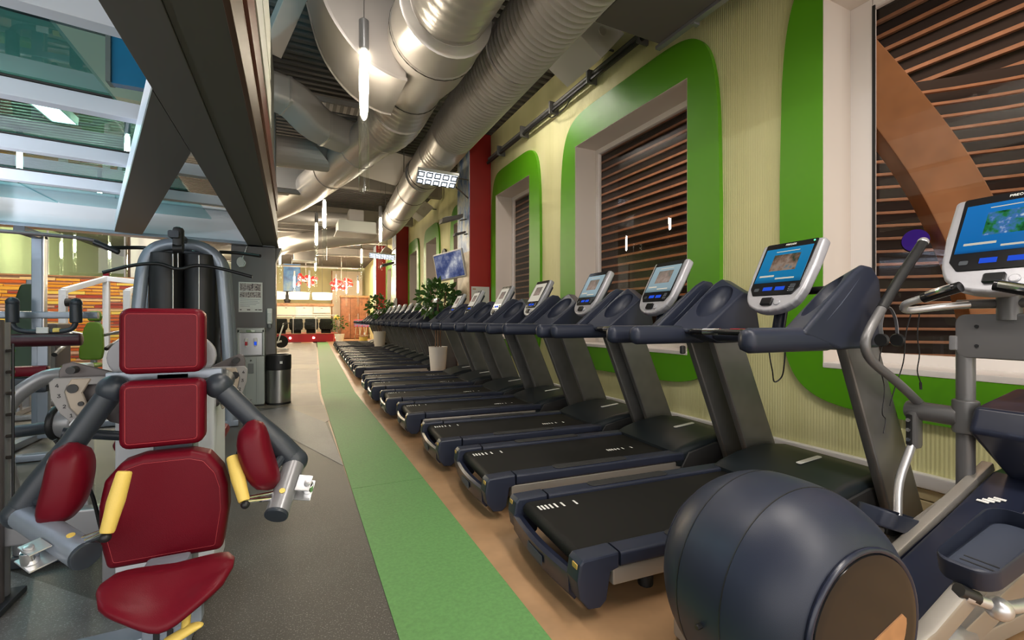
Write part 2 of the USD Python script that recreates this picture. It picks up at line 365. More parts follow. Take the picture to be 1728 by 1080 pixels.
# ================================================================== THE SETTING
# floor
FL = thing('floor', kind='structure')
part(FL, 'rubber_floor', bxx(-9, .37, -4, 34, -.08, 0), 'rubber_dark', False)
def patch(name, pts, m, z=.0025):
    part(FL, name, mv(ext(pts, z), (0, 0, 0)), m, False)
patch('floor_patch', [(-.54, 6.7), (-.095, 7.05), (.34, 5.75), (.372, 3.97), (-.006, 5.09)], 'rubber_grey')
patch('floor_patch', [(-.095, 7.05), (.39, 6.94), (.385, 5.85), (.34, 5.75)], 'rubber_sand')
patch('floor_patch', [(-2.8, 3.7), (-1.27, 3.05), (-.75, 2.51), (-.50, 2.13), (-.3, 1.7), (-.2, .8), (-2.8, .8)], 'rubber_grey')
patch('floor_patch', [(-9, 7.1), (-3.5, 7.1), (-.6, 7.1), (.36, 6.95), (.40, 9), (1.1, 26), (-9, 26)], 'rubber_taupe')
patch('floor_patch', [(-.2, 8.3), (.38, 8.2), (.39, 9.4), (-.2, 9.5)], 'rubber_sand', .004)
patch('floor_patch', [(-.1, 12.3), (.56, 12.0), (.60, 13.3), (-.1, 13.6)], 'rubber_sand', .004)
patch('floor_patch', [(-4.6, 4.0), (-1.6, 3.3), (-1.3, 4.3), (-4.6, 5.2)], 'rubber_sand')
wf = ext([(.86, -4), (3.6, -4), (3.6, 8), (4.7, 34), (1.9, 34), (.88, 8)], .08)
part(FL, 'wood_floor', mv(wf, (0, 0, -.08)), 'wood_floor', False)
for i, (ya, yb) in enumerate([(-4, 3.4), (3.4, 8.0), (8.0, 14), (14, 26.6)]):
    xa = [.345 + .008 * min(y, 8) + bx(y) for y in (ya, yb)]
    part(FL, 'green_runner', mv(ext([(xa[0], ya), (xa[0] + .515, ya), (xa[1] + .515, yb - .004), (xa[1], yb - .004)], .004), (0, 0, 0)), 'runner_green', False)
part(FL, 'subfloor', bxx(-9, 5.5, -4, 36, -.16, -.085), 'black', False)
# edge trim between runner and wood
part(FL, 'runner_edge', bxx(.3, .95, -4, 34, -.078, -.002), 'wood_floor', False)

# right wall with its window openings, ribbed covering, bent a little past y = 8
WX, WY1 = 3.56, -4.0
WIN = [  # name, opening y0, y1, z0, z1, surround y0, y1, frame width
    (-.15, 2.03, .87, 3.58, -.55, 2.36, .15), (3.31, 5.30, .87, 3.60, 2.93, 5.69, .06), (6.66, 8.05, .87, 3.6, 6.30, 8.30, .05),
    (9.45, 10.95, .87, 3.6, 9.14, 11.3, .05), (12.75, 14.05, .87, 3.6, 12.4, 14.42, .05), (15.5, 16.8, .87, 3.6, 15.15, 17.1, .05), (18.7, 20.0, .87, 3.6, 18.35, 20.4, .05), (21.2, 22.5, .87, 3.6, 20.9, 22.9, .05)]
PIL = [(8.40, 9.10), (17.2, 17.95), (23.3, 24.1)]
WR = thing('wall_right', kind='structure')
segs = [-4, 2.64, 5.99, 8.36, 11.85, 14.78, 17.6, 20.65, 23.1, 34]
for a, b in zip(segs[:-1], segs[1:]):
    hs = [[(w[0], w[2]), (w[1], w[2]), (w[1], w[3]), (w[0], w[3])] for w in WIN if a < w[0] and w[1] < b]
    part(WR, 'wall_panel', bend(holed_yz([(a, 0), (b, 0), (b, CEIL), (a, CEIL)], hs, WX, WX + .3)), 'wall_cream', False)
for i, (y0, y1, z0, z1, s0, s1, fw) in enumerate(WIN):
    W = thing('window_%d' % (i + 1), kind='structure')
    # rounded green surround with a soft, slightly bulging outline
    q = sbox(s0 + .50, .56 + .32, s1 - .50, 4.03 - .58).buffer(.32, quad_segs=8)
    cy, hy = (s0 + s1) / 2, (s1 - s0) / 2
    out = []
    for t in np.linspace(0, 2 * PI, 96, endpoint=False):
        c_, s_ = math.cos(t), math.sin(t); e = 2 / 6.5
        Yv = cy + hy * np.sign(c_) * abs(c_) ** e; Zv = 2.30 + (1.73 if s_ > 0 else 1.74) * np.sign(s_) * abs(s_) ** e
        if Zv > 2.3: Yv = cy + (Yv - cy) * (1 - .06 * ((Zv - 2.3) / 1.73) ** 2)
        out.append((Yv, Zv))
    part(W, 'surround', bend(holed_yz(out, [[(y0, z0), (y1, z0), (y1, z1), (y0, z1)]], WX - .045, WX + .001)), 'green_paint', False)
    d = .3
    part(W, 'reveal', bend(bxx(WX - .044, WX + d, y1 - .004, y1 + .02, z0, z1)), 'reveal_white', False)
    part(W, 'reveal', bend(bxx(WX - .044, WX + d, y0 - .02, y0 + .004, z0, z1)), 'reveal_white', False)
    part(W, 'reveal', bend(bxx(WX - .044, WX + d, y0, y1, z1 - .004, z1 + .02)), 'reveal_white', False)
    part(W, 'sill', bend(bxx(WX - .05, WX + d, y0, y1, z0 - .02, z0 + .02, .006)), 'frame_white')
    fr = [bxx(WX + d, WX + d + .06, y0, y0 + fw, z0, z1, .006), bxx(WX + d, WX + d + .06, y1 - fw, y1, z0, z1, .006), bxx(WX + d, WX + d + .06, y0 + fw, y1 - fw, z1 - .07, z1, .006), bxx(WX + d, WX + d + .06, y0 + fw, y1 - fw, z0, z0 + .09, .006)]
    part(W, 'frame', bend(cat(fr)), 'frame_white')
    part(W, 'pane', bend(bxx(WX + d + .025, WX + d + .035, y0 + fw, y1 - fw, z0 + .09, z1 - .07)), 'pane', False)
    if i == 0:
        part(W, 'gasket', bxx(WX + d - .004, WX + d + .002, y1 - fw - .02, y1 - fw, z0 + .08, z1 - .06), 'black', False)
# trunking and skirting boards along the foot of the wall
BB = thing('baseboard_right', kind='structure')
for a, b in ((-4, 8.38), (9.12, 17.18), (17.97, 23.28)):
    part(BB, 'trunking', bend(bxx(WX - .055, WX, a, b, .155, .245, .012)), 'trunk_white')
    part(BB, 'skirting_board', bend(bxx(WX - .03, WX, a, b, .08, .15, .008)), 'skirting_cream')
    part(BB, 'skirting_board', bend(bxx(WX - .03, WX, a, b, .005, .075, .008)), 'skirting_cream')
# ceiling of trapezoidal sheet
xs, zs = [], []
prof = []
for k in range(int(38 / .16)):
    y = -4 + k * .16; prof += [(y, CEIL + .07), (y + .05, CEIL + .07), (y + .07, CEIL), (y + .14, CEIL)]
v, f = [], []
for y, z in prof: v += [(-9, y, z), (5.6, y, z)]
for k in range(len(prof) - 1): f += [(2 * k, 2 * k + 2, 2 * k + 3), (2 * k, 2 * k + 3, 2 * k + 1)]
single('ceiling', trimesh.Trimesh(v, f, process=False), 'ceiling_dark', kind='structure', smooth=False)
# end wall of the hall, far left wall
WB = thing('wall_back', kind='structure')
part(WB, 'wall_panel', bxx(-1.2, 6.0, 34.0, 34.2, 0, CEIL + .1), 'back_wall', False)
part(WB, 'wall_panel', bxx(-9, -1.2, 34.0, 34.2, 0, CEIL + .1), 'left_wall', False)
WL = thing('wall_left', kind='structure')
part(WL, 'wall_panel', bxx(-9.2, -9, -4, 34, 0, CEIL + .1), 'left_wall', False)

# red pillars standing out from the window wall
PLAB = ['red pillar beside the wall clock and television, nearest to the camera', 'red pillar beyond the leafy plant, second from the camera', 'farthest red pillar near the bright end of the hall']
for (a, b), lb in zip(PIL, PLAB):
    o = bx(a); t = thing('pillar', lb, 'pillar', (3.33 + o, (a + b) / 2, 0), 0, None, 'structure')
    part(t, 'shaft', bxx(3.10 + o, 3.55 + o, a, b, 0, CEIL, .006), 'red_paint', world=True)
    part(t, 'skirting', bxx(3.095 + o, 3.50 + o, a - .008, a, .0, .09, .003), 'trunk_white', world=True)

# ================================================================== THE SLATTED HALL BEHIND THE WINDOWS
SH = thing('slatted_hall', 'brown timber slat lining of the hall seen through the windows', 'slatted wall', (6.9, 3, 0), 0, None, 'structure')
part(SH, 'backing', bxx(8.2, 8.3, -3, 26, -.2, 6.0), 'slat_backing', False, world=True)
part(SH, 'backing', bxx(3.9, 8.3, -3, 26, 6.0, 6.1), 'slat_backing', False, world=True)
part(SH, 'ground', bxx(3.87, 8.3, -3, 26, -.2, -.1), 'slat_backing', False, world=True)
for k in range(24):
    z = .35 + k * .235; part(SH, 'slat', bxx(8.10, 8.16, -3, 26, z, z + .055), 'slat_wood', False, world=True)
for k in range(17):
    x = 4.15 + k * .235; part(SH, 'slat', bxx(x, x + .055, -3, 26, 5.90, 5.96), 'slat_wood', False, world=True)
# curved slat screen that closes the view behind the nearest window
def arc(z, n=14, r0=0.):
    return [(5.2 + 3.1 * math.sin(a), 3.9 - 3.3 * (1 - math.cos(a)) - .9 * math.sin(a), z) for a in np.linspace(-.25, 1.25, n)]
for k in range(23):
    z = .45 + k * .16
    part(SH, 'curved_slat', beam(arc(z), .05, .034, .004), 'slat_wood', 30, world=True)
ring = [np.array(arc(0)) + np.array([.06, .06, 0]), np.array(arc(4.15)) + np.array([.06, .06, 0])]
v = np.vstack(ring); nn = len(ring[0]); f = []
for j in range(nn - 1): f += [(j, j + 1, j + 1 + nn), (j, j + 1 + nn, j + nn)]
b0 = trimesh.Trimesh(v, f, process=False)
v2 = v + np.array([.05, .05, 0]); f2 = [(t[0] + 2 * nn, t[2] + 2 * nn, t[1] + 2 * nn) for t in f]
part(SH, 'backing', trimesh.Trimesh(np.vstack([v, v2]), f + f2, process=False), 'slat_backing', 30, world=True)
pts = spline([(4.35, 3.25, 4.9), (4.75, 2.82, 4.15), (5.15, 2.42, 3.3), (5.45, 2.05, 2.35), (5.62, 1.80, 1.3), (5.7, 1.7, -.1)], 6)
single('arched_beam', beam(pts, .42, .36, .012, up=(.6, .7, .3)), 'beam_wood', 'curved glued timber beam sweeping down behind the nearest window', 'beam')
for i, (p, r) in enumerate([((4.75, 2.62, 1.92), .09), ((5.35, 2.25, 1.95), .10)]):  # glowing discs added in place of violet floor light reflections
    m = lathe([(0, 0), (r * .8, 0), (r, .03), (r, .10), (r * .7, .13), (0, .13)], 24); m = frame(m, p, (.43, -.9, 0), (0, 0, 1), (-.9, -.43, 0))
    t = thing('wall_light', ['small', 'larger'][i] + ' violet glowing disc added for a floor light reflected in the nearest window', 'light', p)
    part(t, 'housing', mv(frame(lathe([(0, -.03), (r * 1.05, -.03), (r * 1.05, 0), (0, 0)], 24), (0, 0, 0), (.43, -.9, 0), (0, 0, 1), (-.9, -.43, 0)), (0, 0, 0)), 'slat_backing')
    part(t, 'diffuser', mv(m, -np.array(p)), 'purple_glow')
rect_light('slat_hall_light', (6.0, 5.0, 5.6), 2.0, 10.0, 3.6, (1, .80, .62))
rect_light('slat_hall_light_001', (4.6, 1.0, 4.6), .8, 2.0, 1.2, (1, .80, .62))

# ================================================================== ADDED CEILING LUMINAIRES
def luminaire(p, label, group=None):
    t = thing('ceiling_light', label, 'ceiling light', p, 0, group)
    part(t, 'housing', cat(bxx(-.17, .17, -.68, .68, 0, .07), bxx(-.17, -.15, -.68, .68, -.055, 0), bxx(.15, .17, -.68, .68, -.055, 0), bxx(-.17, .17, -.68, -.66, -.055, 0), bxx(-.17, .17, .66, .68, -.055, 0)), 'trunk_white', False)
    part(t, 'diffuser', bxx(-.145, .145, -.655, .655, -.045, -.03), 'ceiling_glow', False)
    for s in (-1, 1): part(t, 'hanger', cyl((0, s * .5, .07), (0, s * .5, CEIL - p[2]), .006, 6), 'steel_grey')
for i, p in enumerate(ADDED_HALL_LAMPS): luminaire(p, 'added unseen white linear luminaire of the treadmill hall, ' + ['hung low and farthest behind the camera', 'hung low just behind the camera', 'hung low beside the nearest treadmill', 'high up beside the parapet', 'hidden above the ribbed duct'][i])
for i, p in enumerate(ADDED_LEFT_LAMPS): luminaire(p, 'added white linear ceiling luminaire above the strength machines, ' + ['directly above the glass deck', 'nearest the cross beam', 'at the left edge by the orange wall', 'nearest the column', 'beyond the orange wall', 'farthest, toward the bar'][i])

# ================================================================== GLASS DECK ON STEEL, LEFT
SB = thing('steel_beam', 'long dark grey steel beam under the edge of the glass deck, running away along the hall', 'beam', (-.4, 2.5, 2.27))
part(SB, 'flange', bxx(-.59, -.40, -3, 7.75, 2.27, 2.30, .004), 'steel_grey', world=True)
part(SB, 'web', bxx(-.585, -.57, -3, 7.75, 2.30, 2.86), 'steel_grey', world=True)
part(SB, 'soffit', bxx(-.398, -.20, -3, 7.75, 2.275, 2.30, .003), 'soffit', world=True)
part(SB, 'fascia_board', bxx(-.215, -.19, -3, 6.9, 2.27, 2.52, .004), 'fascia_brown', world=True, label='dark brown fascia board')
part(SB, 'fascia_board', bxx(-.235, -.21, -3, 6.9, 2.52, 2.665, .003), 'fascia_cream', world=True, label='cream recessed fascia board')
part(SB, 'fascia_board', bxx(-.215, -.19, -3, 6.9, 2.665, 2.92, .004), 'fascia_red', world=True, label='reddish brown upper fascia board')
PW = thing('parapet', 'grey parapet with two white boards along the edge of the glass deck', 'parapet', (-.26, 3, 2.92))
part(PW, 'backing', bxx(-.30, -.22, -3, 6.45, 2.92, 4.3, .004), 'side_grey', world=True)
part(PW, 'board', bxx(-.215, -.185, -3, 4.75, 2.97, 3.30, .004), 'panel_white', world=True)
part(PW, 'board', bxx(-.215, -.185, -3, 4.65, 3.36, 3.85, .004), 'panel_white', world=True)
single('brace', beam([(-.24, 5.98, 4.32), (.08, 5.40, 4.87)], .22, .12, .01), 'duct_matte', 'pale sloping brace rising from the parapet to the roof', 'brace')
SK = .167
def skew(m, y0): m = m.copy(); v = m.vertices.copy(); v[:, 1] += SK * (v[:, 0] + .75); m.vertices = v; return m
CB = thing('cross_beam', 'grey steel cross beam with pale web behind the strength machines', 'beam', (-3, 7.2, 2.27))
part(CB, 'flange', skew(bxx(-8, -.24, 7.42, 7.62, 2.27, 2.31, .004), 0), 'machine_blue', world=True)
part(CB, 'web', skew(bxx(-8, -.60, 7.50, 7.53, 2.31, 2.72), 0), 'joist_white', world=True)
part(CB, 'flange', skew(bxx(-8, -.60, 7.42, 7.62, 2.72, 2.75, .004), 0), 'joist_white', world=True)
def diag(label, a, b, lim=None):
    a, b = np.array(a), np.array(b); d = (b - a) / np.linalg.norm(b - a); n_ = np.array([-d[1], d[0], 0])
    t = thing('diagonal_brace', label, 'brace', ((a + b) / 2))
    def start(o):      # where this edge of the brace meets the long beam
        p = a + n_ * o
        return p if lim is None else p + d * ((lim - p[0]) / d[0])
    P4 = [start(.13), start(-.13), b - n_ * .13, b + n_ * .13]
    part(t, 'flange', mv(ext([(p[0], p[1]) for p in P4], .03), (0, 0, a[2] - .007)), 'steel_grey', False, world=True)  # shade under the brace put into the dark flange, light into pale webs
    for s_ in (-1, 1): part(t, 'web', beam([start(s_ * .122) + [0, 0, .10], b + n_ * s_ * .122 + [0, 0, .10]], .012, .15, .002), 'joist_white', world=True, label='side plate with the light on it painted pale')
diag('grey boxed diagonal brace running from the long beam under the white joists', (-.60, 3.10, 2.277), (-1.83, 7.10, 2.277), -.592)
diag('short grey diagonal brace at the far left edge under the glass deck', (-3.05, 6.85, 2.277), (-4.0, 4.2, 2.277))
JY = [.24, 1.36, 2.48, 3.60, 4.74, 5.84]
JL = ['white deck joist, %s from the camera' % w for w in ('nearest one and overhead, first', 'second', 'third', 'fourth', 'fifth', 'sixth')]
for y, lb in zip(JY, JL):
    t = thing('deck_joist', lb, 'joist', (-3, y, 2.45), 0, 'white joists under the glass deck')
    part(t, 'profile', skew(bxx(-8, -.62, y, y + .09, 2.45, 2.55, .006), 0), 'joist_white', world=True)
    part(t, 'glazing_strip', skew(bxx(-8, -1.0, y - .012, y + .102, 2.552, 2.560), 0), 'duct_seam', world=True)
GD = thing('glass_deck', 'blue green glass floor panels of the upper deck lying on white joists', 'glass floor', (-3, 3, 2.563))
ys = [-.4] + [y + .045 for y in JY] + [7.36]
for a, b in zip(ys[:-1], ys[1:]):
    for x0, x1 in ((-2.45, -1.0), (-4.6, -2.47), (-8, -4.62)):
        part(GD, 'panel', skew(bxx(x0, x1, a + .008, b - .008, 2.563, 2.585), 0), 'deck_glass', False, world=True)
for p, ln, w in ADDED_UPLIGHT:
    t = thing('cove_light', 'added unseen light trough brightening the white joists left of the strength machines', 'light trough', p)
    part(t, 'trough', cat(bxx(-.05, .05, -ln / 2, ln / 2, 0, .01), bxx(-.05, -.042, -ln / 2, ln / 2, 0, .04), bxx(.042, .05, -ln / 2, ln / 2, 0, .04)), 'steel_grey', False)
    part(t, 'diffuser', bxx(-.038, .038, -ln / 2, ln / 2, .025, .032), 'panel_glow', False)
    for yy in (-1.4, .9): part(t, 'hanger', cyl((.046, yy, .03), (.046, yy, .70), .005, 6), 'steel_grey')
CO = thing('column', 'square dark grey column behind the water dispenser, carrying the deck', 'column', (-.52, 7.8, 0))
part(CO, 'shaft', bxx(-.80, -.235, 7.56, 8.05, 0, 2.268, .012), 'column_grey', world=True)
part(CO, 'shaft', bxx(-.62, -.24, 7.64, 8.0, 2.95, CEIL, .012), 'column_grey', world=True)
part(CO, 'bracket', ext_xz([(-.235, 2.27), (-.235, 2.05), (-.16, 2.27)], 7.6, 7.9), 'steel_grey', world=True)

# ================================================================== DUCTS
def ribbed(pts, r, pitch, depth, n=26):
    p = np.asarray(pts, float); seg = np.linalg.norm(np.diff(p, axis=0), axis=1); s = np.concatenate([[0], np.cumsum(seg)]); N = int(s[-1] / pitch * 4)
    q = np.linspace(0, s[-1], N); P = np.stack([np.interp(q, s, p[:, k]) for k in range(3)], 1)
    sc = 1 + depth / r * np.array([0, 1, 0, 0])[np.arange(N) % 4]; return sweep(P, circ(r, n), scale=sc)
def hoop(c, d, r, w=.03):
    d = np.asarray(d, float); d /= np.linalg.norm(d); c = np.asarray(c, float); return cyl(c - d * w / 2, c + d * w / 2, r, 28)
DA = thing('air_duct', 'thick grey spiral air duct with a wide collar beneath the ceiling', 'air duct', (1.24, 3, 3.95))
part(DA, 'spiral_pipe', ribbed([(1.22, -3, 3.97), (1.24, 3.85, 3.97)], .35, .11, .008, 30), 'duct', 50, world=True)
part(DA, 'collar', lathe([(.355, 0), (.40, .05), (.43, .06), (.43, .42), (.44, .43), (.44, .47), (.43, .48), (.43, .80), (.36, 1.25), (.36, 1.5)], 32, (0, 0, 0), 'y').apply_translation((1.24, 3.85, 3.97)) , 'duct', 40, world=True)
part(DA, 'spiral_pipe', ribbed(spline([(1.24, 5.3, 3.97), (1.25, 6.3, 3.97), (1.15, 6.75, 3.96)], 6), .36, .13, .008, 30), 'duct', 50, world=True)
part(DA, 'branch_pipe', tube([(1.2, 6.6, 3.95), (1.0, 7.4, 3.93), (.7, 8.7, 3.93), (.25, 10.5, 3.93), (-.2, 11.9, 3.93), (-1.2, 14.5, 3.93)], .31, 26, 5), 'duct', 50, world=True)
for c in [(1.24, 3.88, 3.97), (1.24, 4.30, 3.97), (1.24, 5.30, 3.97)]:
    part(DA, 'seam', hoop(c, (0, 1, 0), .366 if c[1] != 4.30 else .443, .012), 'duct_seam', 50, world=True)
for c, r in [((.95, 7.6, 3.93), .318), ((.62, 9.0, 3.93), .318)]:
    part(DA, 'seam', hoop(c, (-.28, 1, 0), r, .02), 'duct_matte', 50, world=True)
DB = thing('air_duct', 'long ribbed grey air duct beneath the ceiling beside the window wall', 'air duct', (2.1, 3, 3.95))
part(DB, 'spiral_pipe', ribbed([(1.98, -3, 3.95), (2.05, 3, 3.95), (2.12, 6.4, 3.95)], .325, .075, .009, 30), 'duct_matte', 50, world=True)
part(DB, 'spiral_pipe', ribbed([(2.15, 6.75, 3.95), (2.17, 7.4, 3.95)], .318, .10, .006, 30), 'duct', 50, world=True)
part(DB, 'smooth_pipe', tube([(2.12, 6.38, 3.95), (2.15, 6.76, 3.95)], .323, 30), 'duct', 50, world=True)
part(DB, 'smooth_pipe', tube([(2.16, 7.3, 3.95), (2.25, 9, 3.95), (2.37, 11, 3.95), (2.50, 13.2, 3.95), (2.4, 14.6, 3.95), (1.6, 15.8, 3.95), (.4, 17.6, 3.95), (-.8, 19.6, 3.95), (-3.5, 23.5, 3.95)], .322, 28, 6), 'duct', 50, world=True)
for y, x in ((8.3, 2.21), (9.6, 2.285), (11.2, 2.385), (12.6, 2.46)):
    part(DB, 'seam', hoop((x, y, 3.95), (.06, 1, 0), .327, .018), 'duct_seam', 50, world=True)
for i, (x, y) in enumerate(((1.24, 2.2), (1.24, 5.9), (2.2, 8.5), (2.05, 4.2), (2.4, 11.5))):
    t = thing('hanger', ['hanging strap of the thick duct close to the camera', 'hanging strap of the thick duct past its collar', 'hanging strap of the ribbed duct before the first pillar', 'hanging strap of the ribbed duct close to the camera', 'hanging strap of the ribbed duct near its bend'][i], 'duct hanger', (x, y, 3.95))
    r = .372 if x < 1.5 else .337
    part(t, 'strap', cyl((0, -.01, 0), (0, .01, 0), r - .006, 28), 'duct', 50)
    for s in (-1, 1): part(t, 'rod', cyl((s * (r + .01), 0, 0), (s * (r + .01), 0, CEIL - 3.95 + .02), .006, 6), 'steel_grey')
# curved sheet-metal plenum joining the collar
pr = [(.10, 4.92)] + [tuple(q) for q in spline([(.13, 4.55), (.25, 4.1), (.42, 3.82), (.62, 3.64), (.86, 3.55), (1.0, 3.54)], 5)] + [(1.0, 4.40), (.86, 4.5), (.80, 4.92)]
PL = DA
part(PL, 'plenum', ext_xz(pr, 4.45, 5.25, .012, 1), 'duct_matte', 40, world=True, label='large curved sheet metal bend joining the collar')
lip = [np.array((x, 4.44, z)) for x, z in pr[1:-3]]
part(PL, 'flange', beam(lip, .012, .03, .002), 'duct', 40, world=True)
part(PL, 'flange', beam([q + np.array([0, .82, 0]) for q in lip], .012, .03, .002), 'duct', 40, world=True)
# branch ducts behind the deck edge
t = DA
part(t, 'flat_branch', beam([(-.9, 6.9, 4.30), (-.1, 7.0, 4.28), (.35, 7.25, 4.05), (1.0, 7.5, 3.98)], .52, .40, .09, 5), 'duct_matte', 50, world=True)
for x, y, z in ((-.1, 7.0, 4.28), (.42, 7.28, 4.03)): part(t, 'band', beam([(x - .02, y - .006, z), (x + .02, y + .006, z)], .535, .415, .09), 'duct', 50, world=True)
t = DA
m = cyl((-1.6, 8.5, 3.98), (.62, 8.35, 3.98), .25, 24)
m = trimesh.intersections.slice_mesh_plane(m, (-.75, .0, -.66), (.42, 8.4, 3.95), cap=False)
part(t, 'round_branch', m, 'duct_matte', 50, world=True); part(t, 'end_piece', blob([((.40, 8.36, 4.02), .19), ((.25, 8.37, 4.0), .235)], 2), 'duct_matte', 50, world=True)
t = DA
part(t, 'fan_box', bxx(-.9, .28, 10.1, 10.7, 3.82, 4.28, .01), 'duct_matte', world=True); part(t, 'bracket', bxx(-.95, .35, 10.05, 10.15, 3.72, 3.80, .004), 'steel_grey', world=True)
part(t, 'neck', cyl((-.3, 10.4, 4.26), (-.3, 10.4, 4.6), .2, 20), 'duct', world=True)
t = thing('cable_tray', 'perforated grey cable tray hanging under the dark ceiling behind the plenum', 'cable tray', (0, 7.7, 4.5))
part(t, 'bed', bxx(-.15, 1.2, 7.70, 8.0, 4.62, 4.63), 'ceiling_mid', False, world=True)
for y in (7.70, 8.0): part(t, 'side', bxx(-.15, 1.2, y - .004, y + .004, 4.62, 4.70), 'duct_matte', False, world=True)
for k in range(13): part(t, 'rung', bxx(-.12 + k * .107, -.07 + k * .107, 7.71, 7.99, 4.612, 4.62), 'duct', False, world=True)
t = thing('air_unit', 'dark grey rectangular air unit under the ceiling above the second window', 'air unit', (2.9, 2.2, 4.0))
part(t, 'case', bxx(2.48, 3.28, .6, 3.42, 3.92, 4.5, .012), 'ceiling_dark', world=True); part(t, 'rail', bxx(3.24, 3.30, .6, 3.46, 3.885, 3.92, .004), 'machine_silver', world=True)
for y in (1.0, 2.0, 3.0): part(t, 'clip', bxx(3.25, 3.32, y - .02, y + .02, 3.87, 3.93, .004), 'machine_silver', world=True)
for x in (2.6, 3.15): part(t, 'rod', cyl((x, 2.8, 4.49), (x, 2.8, CEIL + .01), .008, 6), 'steel_grey', world=True)
t = thing('pipe_run', 'bundle of dark cables and pipes along the top of the window wall', 'pipes', (3.4, 5, 4.3))
part(t, 'pipe', tube([(3.46, 3.5, 4.30), (3.46, 6, 4.30), (3.46, 8.3, 4.30)], .03, 10), 'black', world=True)
part(t, 'pipe', tube([(3.49, 3.5, 4.38), (3.49, 8.3, 4.38)], .033, 10), 'steel_grey', world=True)
part(t, 'cable', tube([(3.44, 5.2, 4.28), (3.42, 5.45, 4.16), (3.46, 5.8, 4.2), (3.5, 6.0, 4.3)], .008, 6, 6), 'black', world=True)
for k in range(5): part(t, 'clip', bxx(3.40, 3.558, 3.9 + k * .95, 3.93 + k * .95, 4.25, 4.43, .004), 'steel_grey', world=True)
# far ceiling: beams, boxes, cassette
for i, y in enumerate((12.0, 16.0, 20.5, 25.0)):
    single('roof_beam', bend(bxx(-1.6, 3.5, y, y + .22, 4.52, CEIL + .02, .01)), ['ceiling_mid', 'ceiling_mid', 'duct_matte', 'duct_matte'][i], 'pale roof beam across the hall, %s one counted from the camera' % ['first', 'second', 'third', 'farthest'][i], 'beam', 'roof beams across the hall')
t = thing('cross_duct', 'pale round duct crossing the hall beyond the first roof beam, with a white outlet box', 'air duct', (.8, 14.6, 4.2))
part(t, 'outlet_box', bxx(1.1, 2.1, 13.2, 14.0, 3.62, 3.95, .02), 'panel_white', world=True, label='white square outlet box'); part(t, 'neck', bxx(1.4, 1.8, 13.4, 13.8, 3.95, 4.3, .02), 'duct', world=True)
part(t, 'rim', bxx(1.05, 2.15, 13.15, 14.05, 3.60, 3.63, .006), 'duct_matte', world=True)
t = DB
part(t, 'outlet_box', bxx(.0, .8, 19.6, 20.3, 3.55, 4.0, .02), 'duct_matte', world=True); part(t, 'rim', bxx(-.03, .83, 19.57, 20.33, 3.52, 3.55, .006), 'panel_white', world=True)
part(t, 'pipe', tube([(-2.5, 14.9, 4.22), (.2, 14.75, 4.22), (1.9, 14.55, 4.22)], .21, 22), 'duct', 50, world=True); part(t, 'end_cap', cyl((1.88, 14.55, 4.22), (1.95, 14.54, 4.22), .225, 22), 'duct_matte', world=True)
for k, (a, b) in enumerate([((-2.5, 18.2, 4.35), (2.6, 17.6, 4.35)), ((-2.5, 23.0, 4.2), (3.2, 22.4, 4.2)), ((-2.5, 26.3, 4.0), (3.2, 26.0, 4.0))]):
    single('conduit', tube([a, b], .05, 10), 'duct', 'thin pale pipe across the far hall ceiling, %s one' % ['nearest', 'middle', 'farthest'][k], 'pipe', 'thin ceiling pipes')
single('ceiling_panel', mv(rotm(bxx(-.7, .7, -1.0, 1.0, -.02, .02, .006), 9, (0, 1, 0)), (1.5, 9.9, 4.5)), 'ceiling_mid', 'pale sloping ceiling baffle between the two ducts', 'baffle')

